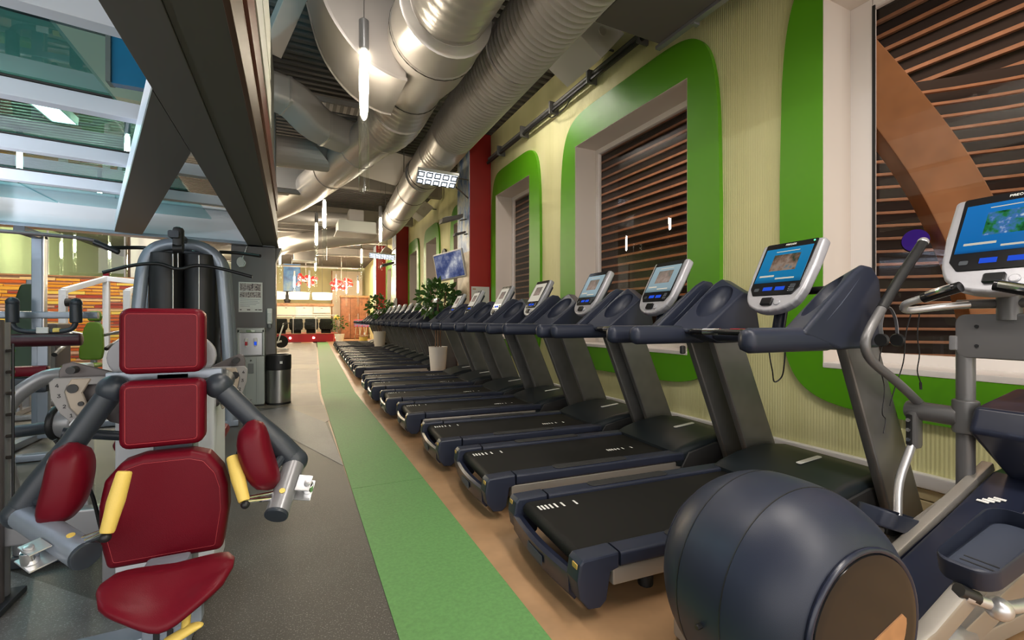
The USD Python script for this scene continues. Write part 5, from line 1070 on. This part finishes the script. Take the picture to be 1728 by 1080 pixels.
# ================================================================== PLANTS
def plant(label, loc, rotz, hpot, rtop, ztrunk, rc, zc, nleaf, seed):
    rg = np.random.default_rng(seed); t = thing('potted_plant', label, 'plant', loc, rotz)
    part(t, 'pot', lathe([(rtop * .68, 0), (rtop * .72, .01), (rtop * .99, hpot - .02), (rtop, hpot), (rtop * .93, hpot), (rtop * .90, hpot - .05)], 36), 'plant_pot', 30)
    part(t, 'soil', lathe([(0, hpot - .07), (rtop * .91, hpot - .07), (rtop * .91, hpot - .055), (0, hpot - .055)], 20), 'soil')
    tips = []
    for k in range(6):
        a = k * 2 * PI / 6 + .3; b = (math.cos(a) * rtop * .35, math.sin(a) * rtop * .35, hpot - .06); e = (math.cos(a) * rc * .45, math.sin(a) * rc * .45, zc + rc * (.5 if k % 2 else .05))
        mid = (b[0] * .8, b[1] * .8, (hpot + zc - rc) / 2); part(t, 'stem', tube([b, mid, ((b[0] + e[0]) / 2, (b[1] + e[1]) / 2, zc - rc * .6), e], .011, 6, 4), 'stem', 60); tips.append(np.array(e))
    for k in range(nleaf):
        d = rg.normal(size=3); d /= np.linalg.norm(d); d[2] = d[2] * .95 + .05; rr = rc * (.45 + .55 * rg.random() ** .5)
        p = np.array([0, 0, zc]) + d * rr * np.array([1, 1, .98]); o = d + rg.normal(size=3) * .5; o[2] -= .25; o /= np.linalg.norm(o)
        s_ = np.cross(o, rg.normal(size=3)); s_ /= np.linalg.norm(s_); n_ = np.cross(s_, o); l, w = rc * (.30 + .14 * rg.random()), rc * (.075 + .045 * rg.random())
        st = [(0, .10, 0), (.25, .85, .03), (.5, 1, .05), (.75, .7, .02), (1, .05, -.06)]; v = []
        for u, ww, hh in st: c = p + o * l * u + n_ * l * hh; v += [c - s_ * w * ww, c + n_ * w * -.25, c + s_ * w * ww]
        f = []
        for q in range(4):
            i = q * 3
            for j in (0, 1): f += [(i + j, i + j + 1, i + j + 4), (i + j, i + j + 4, i + j + 3)]
        part(t, 'leaf', trimesh.Trimesh(v, f, process=False), 'leaf', 60)
    return t
plant('large leafy plant in a tall white tapered pot, between the treadmill groups', (2.66, 9.02, 0), 0, .66, .193, 0, .40, 1.60, 290, 3)
plant('smaller leafy plant in a white pot farther along the treadmill row', (2.90, 17.45, 0), 0, .78, .23, 0, .44, 1.66, 200, 5)
plant('small plant in a low white pot at the foot of the far red platform', (2.25, 26.2, 0), 0, .45, .26, 0, .40, 1.0, 60, 8)

# ================================================================== WALL FITTINGS
def dirframe(n, up=(0, 0, 1)):
    n = np.array(n, float); n /= np.linalg.norm(n); r = np.cross(up, n); r /= np.linalg.norm(r); return r, np.cross(n, r), n
t = thing('banner', 'tall blue and white sky picture on the hall side of the nearest red pillar', 'banner', (3.10, 8.75, 2.0))
o = bx(8.4); part(t, 'picture', bxx(3.085 + o, 3.10 + o, 8.40, 9.10, 2.55, CEIL), 'banner_sky', False, world=True); part(t, 'lower_picture', bxx(3.085 + o, 3.10 + o, 8.40, 9.10, .12, 2.55), 'banner_stone', False, world=True)
for i in (1, 2):
    o = bx(PIL[i][0]); t = thing('banner', 'tall pale sky picture on the hall side of the %s red pillar' % ['', 'second', 'farthest'][i], 'banner', (3.1 + o, PIL[i][0] + .35, 2.0))
    part(t, 'picture', bxx(3.085 + o, 3.10 + o, PIL[i][0], PIL[i][1], 2.3, CEIL), 'banner_sky', False, world=True); part(t, 'lower_picture', bxx(3.085 + o, 3.10 + o, PIL[i][0], PIL[i][1], .12, 2.3), 'banner_stone', False, world=True)
t = thing('notice_board', 'plain pale grey board on the camera side of the nearest red pillar', 'board', (3.33, 8.39, .7))
part(t, 'board', bxx(3.145, 3.53, 8.385, 8.402, .62, 1.86, .004), 'speaker_grey', world=True); part(t, 'emblem', bxx(3.17, 3.24, 8.381, 8.387, 1.80, 1.82), 'counter_wood', world=True)
t = thing('wall_art', 'orange and red flame picture low on the window wall beyond the large plant', 'picture', (3.6, 10, .3))
part(t, 'panel', bend(bxx(3.535, 3.555, 9.2, 10.9, .28, .55, .003)), 'flame_art', False, world=True); part(t, 'rim', bend(bxx(3.53, 3.557, 9.18, 10.92, .265, .28)), 'paper', False, world=True)
# television on a bracket
r_, u_, n_ = dirframe((-.62, -.30, -.10)); u_ = u_ * .995 + r_ * -.09; u_ /= np.linalg.norm(u_); r_ = np.cross(u_, n_)
TVc = np.array([2.86, 8.93, 2.31]); F = lambda m: frame(m, (0, 0, 0), r_, u_, n_)
t = thing('television', 'flat television with a silver rim, tilted on the side of the nearest red pillar', 'television', TVc)
part(t, 'case', F(mv(ext(rrect(.86, .57, .02), .045, .012, 2), (0, 0, -.045))), 'silver'); part(t, 'screen', F(bxx(-.40, .40, -.25, .255, .0, .003)), 'tv_picture', False); part(t, 'bracket', F(cat(rb((0, 0, -.07), (.20, .20, .05), .01))), 'black')
t = thing('clock', 'round black rimmed clock on the green and cream wall left of the television', 'clock', (3.70, 11.88, 2.93))
M = lambda m: rotm(m, -90, (0, 1, 0))
part(t, 'rim', M(lathe([(.165, 0), (.195, 0), (.20, .02), (.19, .045), (.165, .045)], 32)), 'black', 40); part(t, 'dial', M(lathe([(0, .0), (.166, .0), (.166, .02), (0, .02)], 32)), 'speaker_grey')
for a, l in ((35, .09), (160, .13)): part(t, 'hand', M(rotm(bxx(-.006, .006, 0, l, .022, .026), a, (0, 0, 1))), 'black', False)
part(t, 'hour_mark', M(cat(*[rotm(bxx(-.005, .005, .125, .15, .0205, .023), 30 * k, (0, 0, 1)) for k in range(12)])), 'black', False)
def led_panel(label, c, w, d, tilt, rz, at):
    t = thing('floodlight_panel', label, 'floodlight', c, rz)
    R_ = lambda m: rotm(rotm(m, tilt, (0, 1, 0)), -16, (1, 0, 0))
    part(t, 'case', R_(bxx(-w / 2, w / 2, -d / 2, d / 2, 0, .05, .008)), 'plastic_white'); part(t, 'lit_face', R_(bxx(-w / 2 + .02, w / 2 - .02, -d / 2 + .02, d / 2 - .02, -.006, .0)), 'panel_glow', False)
    for i in range(5):
        for j in range(2):
            x, y = -w / 2 + w * (i + .5) / 5, -d / 2 + d * (j + .5) / 2; part(t, 'louvre_cell', R_(cat(bxx(x - w * .075, x + w * .075, y - d * .18, y - d * .13, -.012, -.006), bxx(x - w * .075, x + w * .075, y + d * .13, y + d * .18, -.012, -.006), bxx(x - w * .075, x - w * .055, y - d * .13, y + d * .13, -.012, -.006), bxx(x + w * .055, x + w * .075, y - d * .13, y + d * .13, -.012, -.006))), 'machine_dark', False)
    ca, sa = math.cos(math.radians(-rz)), math.sin(math.radians(-rz)); dx, dy = at[0] - c[0], at[1] - c[1]; ex, ey = ca * dx - sa * dy, sa * dx + ca * dy
    part(t, 'mount_arm', cyl((w * .3, .1, .04), (ex, ey, .10), .014, 8), 'steel_grey'); part(t, 'mount_arm', cyl((w * .2, -.1, .04), (ex, ey - .02, .45), .010, 8), 'steel_grey')
led_panel('white floodlight panel with a grid, held by long arms high on the nearest red pillar', (2.12, 7.25, 3.50), .66, .40, 4, -8, (3.10, 8.45))
led_panel('white floodlight panel with a grid, mounted high on the second red pillar', (2.85, 16.6, 3.45), .9, .45, 4, -8, (3.45, 17.3))
def hooded(label, c, s):
    t = thing('wall_floodlight', label, 'floodlight', c); part(t, 'hood', rotm(ext_xz(poly_round([(-.30 * s, 0), (.20 * s, .06 * s), (.22 * s, .14 * s), (-.26 * s, .10 * s)], .01), -.12 * s, .12 * s, .01, 2), -12, (0, 1, 0)), 'machine_plate')
    part(t, 'lamp_face', rotm(bxx(-.20 * s, .12 * s, -.10 * s, .10 * s, .115 * s, .122 * s), -12, (0, 1, 0)), 'paper'); part(t, 'arm', cyl((.15 * s, 0, .05 * s), (3.10 + bx(c[1]) - c[0], .0, .10 * s), .014, 8), 'steel_grey')
hooded('dark hooded floodlight on an arm beside the banner of the nearest pillar', (2.83, 8.55, 3.12), .9); hooded('small dark spotlight below the hooded floodlight of the nearest pillar', (2.96, 8.5, 2.86), .5)
hooded('dark hooded floodlight on an arm at the second red pillar', (3.2, 17.3, 3.2), 1.0)
def speaker(label, c, rx, ry, rz, sc=1.0):
    t = thing('loudspeaker', label, 'loudspeaker', c, rz)
    body = ext_xz([(-.17 * sc, -.20 * sc), (.13 * sc, -.20 * sc), (.20 * sc, .20 * sc), (-.17 * sc, .20 * sc)], -.30 * sc, .30 * sc, .014, 2)
    R_ = lambda m: rotm(rotm(m, ry, (0, 1, 0)), rx, (1, 0, 0))
    part(t, 'cabinet', R_(body), 'speaker_grey'); part(t, 'grille', R_(bxx(-.182 * sc, -.168 * sc, -.27 * sc, .27 * sc, -.18 * sc, .18 * sc, .005)), 'duct_matte'); part(t, 'badge', R_(bxx(-.186 * sc, -.18 * sc, .18 * sc, .23 * sc, -.14 * sc, -.08 * sc)), 'machine_plate'); part(t, 'end_cap', R_(cyl((0, -.298 * sc, .02), (0, -.306 * sc, .02), .05, 18)), 'duct')
    part(t, 'bracket', cat(cyl((.05, 0, .0), (.05, 0, CEIL - c[2] + .02), .015, 8), cyl((.05, 0, .1), (3.558 + bx(c[1]) - c[0], 0, .1), .014, 8)), 'steel_grey')
speaker('grey loudspeaker hanging under the ceiling above the second window', (3.11, 4.52, 4.42), 0, 32, 0, 1.2)
speaker('grey loudspeaker hanging on the wall past the nearest red pillar', (3.30, 12.9, 4.32), 0, 32, 0, 1.05)
speaker('pale loudspeaker hanging on the wall past the second red pillar', (3.50, 19.5, 4.0), 0, 32, 0, 1.0)
t = thing('wall_phone', 'white box with a small screen on the wall beside the second red pillar', 'wall box', (3.4, 17.1, 1.9))
part(t, 'case', bxx(3.36, 3.45, 16.95, 17.18, 1.55, 2.0, .01), 'plastic_white', world=True); part(t, 'screen', bxx(3.352, 3.362, 16.98, 17.15, 1.72, 1.92), 'machine_plate', world=True)

# ================================================================== THE FAR END: RED PLATFORM, BAR, CHANDELIERS
BP = thing('platform', 'low dark red platform with small round step lights at the end of the hall', 'platform', (0, 30, 0), 0, None, 'structure')
part(BP, 'deck', bxx(-3.5, 2.35, 27.2, 33.5, 0, .44, .01), 'stage_red', world=True); part(BP, 'edge', bxx(-3.5, 2.37, 27.17, 27.25, .44, .47, .005), 'counter_wood', world=True)
for k in range(5): part(BP, 'step_light', cyl((-2.45 + 1.15 * k, 27.202, .23), (-2.45 + 1.15 * k, 27.18, .23), .06, 16), 'step_glow', world=True)
t = thing('balustrade', 'glass balustrade with steel posts along the red platform', 'balustrade', (0, 27.35, .47))
for a in np.arange(-3.4, 2.0, 1.13): part(t, 'glass_panel', bxx(a + .05, a + 1.08, 27.34, 27.352, .52, 1.36), 'rail_glass', False, world=True)
for a in np.arange(-3.4, 2.4, 1.13): part(t, 'post', cyl((a, 27.35, .46), (a, 27.35, 1.45), .022, 10), 'silver', world=True)
part(t, 'handrail', tube([(-3.45, 27.35, 1.46), (2.3, 27.35, 1.46)], .028, 10), 'silver', world=True)
SOFA = None
for k in range(6):
    x = -2.2 + .78 * k; lb = 'black tub chair on the red platform, %s from the left' % ['first', 'second', 'third', 'fourth', 'fifth', 'sixth'][k]
    if SOFA is None:
        SOFA = thing('tub_chair', lb, 'chair', (x, 28.4, .44), 0, 'black tub chairs behind the balustrade')
        part(SOFA, 'seat', rb((0, 0, .32), (.62, .6, .24), .05), 'black_soft'); part(SOFA, 'backrest', rb((0, -.30, .52), (.66, .14, .62), .05), 'black_soft')
        for s in (-1, 1): part(SOFA, 'armrest', rb((s * .31, 0, .46), (.10, .6, .34), .04), 'black_soft')
        part(SOFA, 'leg', rb((0, 0, .10), (.5, .5, .2), .02), 'black')
    else: dup(SOFA, (x, 28.4, .44), 0, lb)
t = thing('bar_counter', 'white bar cabinets with a brown wooden top behind the red platform', 'bar counter', (0, 31, .44))
for k in range(5):
    a = -2.9 + k * 1.0; dd = part(t, 'cabinet_door', bxx(a + .01, a + .99, 30.85, 30.9, 1.2, 2.06, .006), 'counter_white' if k < 3 else 'plastic_white', world=True); part(dd, 'door_handle', bxx(a + .44, a + .56, 30.83, 30.85, 1.92, 1.95, .004), 'machine_plate', world=True)
part(t, 'carcass', bxx(-2.95, 2.15, 30.9, 31.6, .44, 2.06, .01), 'counter_white', world=True); part(t, 'worktop', bxx(-3.0, 2.3, 30.75, 31.7, 2.06, 2.22, .01), 'counter_wood', world=True)
part(t, 'glass_shelf', bxx(1.1, 2.1, 30.7, 30.84, 1.62, 1.64), 'rail_glass', False, world=True)
DRUM = None
for k, x in enumerate((-2.3, -1.0, .32, 1.62)):
    lb = 'wide cream drum lamp over the far bar, %s from the left' % ['first', 'second', 'third', 'fourth'][k]
    if DRUM is None:
        DRUM = thing('drum_lamp', lb, 'hanging lamp', (x, 30.6, 2.45), 0, 'cream drum lamps over the far bar')
        part(DRUM, 'shade', lathe([(.52, 0), (.56, .02), (.60, .42), (.58, .44), (.56, .42), (.50, .03)], 32), 'counter_glow'); part(DRUM, 'cable', cyl((0, 0, .3), (0, 0, CEIL - 2.45), .01, 6), 'steel_grey'); part(DRUM, 'spider', cat(cyl((-.56, 0, .32), (.56, 0, .32), .01, 6)), 'silver')
    else: dup(DRUM, (x, 30.6, 2.45), 0, lb)
def chandelier(label, c, n, seed):
    rg = np.random.default_rng(seed); t = thing('chandelier', label, 'chandelier', c)
    part(t, 'rod', cyl((0, 0, 0), (0, 0, CEIL - c[2] + .02), .015, 8), 'silver'); part(t, 'hub', blob([((0, 0, 0), .12)], 2), 'chrome')
    for k in range(n):
        a = k * 2.4; rr = .22 + .34 * rg.random(); p = np.array([math.cos(a) * rr, math.sin(a) * rr, -.30 + .55 * rg.random()])
        s_ = part(t, 'red_shade', lathe([(.055, 0), (.11, .02), (.12, .09), (.08, .17), (.03, .20)], 14, p), 'glow_red', 50); part(s_, 'bulb', blob([(p + [0, 0, .01], .05)], 1), 'bulb_glow', 50)
        part(t, 'branch', tube([(0, 0, 0), p * .6 + [0, 0, .12], p + [0, 0, .19]], .008, 5, 4), 'silver', 50)
chandelier('cluster chandelier of red shades above the bar, left one', (.62, 27.6, 3.35), 14, 2); chandelier('larger cluster chandelier of red shades near the corridor, right one', (2.5, 28.0, 3.2), 22, 4)
t = thing('art_panel', 'tall blue abstract picture panel hanging at the far left of the bar', 'picture', (-.1, 29.8, 3.5)); part(t, 'panel', bxx(-.52, .36, 29.8, 29.86, 2.9, 4.5), 'art_blue', False, world=True); part(t, 'wire', cyl((-.08, 29.83, 4.5), (-.08, 29.83, CEIL + .02), .01, 6), 'silver', world=True); part(t, 'frame', cat(bxx(-.55, -.52, 29.78, 29.88, 2.88, 4.52), bxx(.36, .39, 29.78, 29.88, 2.88, 4.52)), 'machine_plate', False, world=True)
t = thing('figure_panel', 'dark vase like sculpture standing on the bar below the blue picture', 'sculpture', (-.34, 31.3, 2.22)); part(t, 'body', lathe([(.12, 0), (.2, .2), (.10, .42), (.16, .62), (.24, .85), (.10, 1.0), (.0, 1.02)], 18), 'black', 50); part(t, 'base', cyl((0, 0, 0), (0, 0, .04), .22, 18), 'machine_plate')
t = thing('wardrobe', 'tall reddish brown wooden door panels beside the far corridor', 'door panels', (3.3, 30.5, 0))
for k in range(3): dd = part(t, 'door_leaf', bxx(2.75 + .52 * k, 3.25 + .52 * k, 30.4, 30.46, .05, 2.55, .008), 'door_wood', world=True); part(dd, 'handle', cyl((3.19 + .52 * k, 30.36, 1.1), (3.19 + .52 * k, 30.36, 1.6), .015, 8), 'silver', world=True)
part(t, 'carcass', bxx(2.7, 4.35, 30.46, 31.0, 0, 2.62, .01), 'door_wood', world=True); part(t, 'cornice', bxx(2.66, 4.4, 30.36, 31.0, 2.62, 2.75, .01), 'counter_wood', world=True)
STOOL = None
for k, (x, y) in enumerate(((3.75, 28.6), (3.95, 27.8), (3.55, 29.3))):
    lb = 'colourful high bar stool in the far corridor, %s' % ['middle one', 'nearest one', 'farthest one'][k]
    if STOOL is None:
        STOOL = thing('bar_stool', lb, 'stool', (x, y, 0), 0, 'bar stools in the far corridor')
        part(STOOL, 'seat', lathe([(0, .78), (.19, .78), (.21, .82), (.19, .87), (0, .88)], 20), 'stool_wrap'); part(STOOL, 'backrest', rb((0, .17, 1.05), (.34, .06, .36), .025), 'stool_wrap')
        for q in range(4): part(STOOL, 'leg', cyl((math.cos(q * PI / 2 + .78) * .12, math.sin(q * PI / 2 + .78) * .12, .79), (math.cos(q * PI / 2 + .78) * .24, math.sin(q * PI / 2 + .78) * .24, 0), .014, 8), 'chrome')
        part(STOOL, 'foot_ring', cyl((0, 0, .30), (0, 0, .32), .20, 20), 'chrome')
    else: dup(STOOL, (x, y, 0), 0, lb)
t = thing('yellow_bin', 'small yellow pot on the floor left of the smaller potted plant', 'pot', (3.0, 22.6, 0)); part(t, 'pot', lathe([(.16, 0), (.17, .01), (.20, .42), (.18, .42), (.17, .05)], 20), 'yellow_grip'); part(t, 'rim', lathe([(.195, .40), (.21, .40), (.21, .44), (.195, .44)], 20), 'counter_wood')
t = thing('plant_stand', 'wooden stand with yellow flowers at the right end of the balustrade', 'plant stand', (2.15, 26.75, 0))
for s in (-1, 1): part(t, 'leg', beam([(s * .16, 0, 0), (s * .05, 0, 1.25)], .03, .03, .004), 'counter_wood')
part(t, 'shelf', rb((0, 0, .78), (.30, .22, .03), .006), 'counter_wood'); part(t, 'flowers', blob([((0, 0, 1.38), .12), ((.08, 0, 1.30), .09), ((-.09, .02, 1.30), .08)], 1), 'yellow_grip')
t = thing('exercise_bike', 'white and black spinning bike left of the green runner beyond the grey column', 'exercise bike', (-.85, 20.2, 0), 20)
part(t, 'flywheel', lathe([(0, -.02), (.24, -.02), (.25, -.01), (.25, .01), (.24, .02), (0, .02)], 24, (.45, 0, .34), 'y'), 'black'); part(t, 'frame', cat(beam([(-.45, 0, .12), (.45, 0, .36)], .06, .08, .01), beam([(-.25, 0, .2), (-.38, 0, .85)], .05, .05, .01), beam([(.30, 0, .3), (.52, 0, 1.0)], .05, .05, .01)), 'plastic_white')
part(t, 'saddle', blob([((-.45, 0, .93), (.10, .09, .03)), ((-.25, 0, .93), (.05, .03, .02))], 2), 'black'); part(t, 'handlebar', tube([(.75, -.2, 1.12), (.60, -.22, 1.06), (.52, 0, 1.02), (.60, .22, 1.06), (.75, .2, 1.12)], .018, 10, 5), 'black')
part(t, 'base', cat(beam([(-.5, -.26, .03), (-.5, .26, .03)], .07, .06, .01), beam([(.6, -.26, .03), (.6, .26, .03)], .07, .06, .01), beam([(-.5, 0, .05), (.6, 0, .05)], .05, .05, .01)), 'plastic_white')
t = thing('corridor_screen', 'pale glowing cream wall panel behind the right chandelier', 'wall panel', (3, 33.5, 0)); part(t, 'panel', bxx(2.4, 4.4, 33.6, 33.7, 0, 4.6), 'counter_white', world=True); part(t, 'trim', bxx(2.36, 2.42, 33.58, 33.72, 0, 4.6), 'counter_wood', world=True)
rect_light('bar_light', (.2, 30.0, 4.7), 5.0, 2.5, 4, (1, .80, .55)); rect_light('corridor_light', (3.4, 28.5, 4.6), 1.6, 3.0, 7, (1, .78, .50))
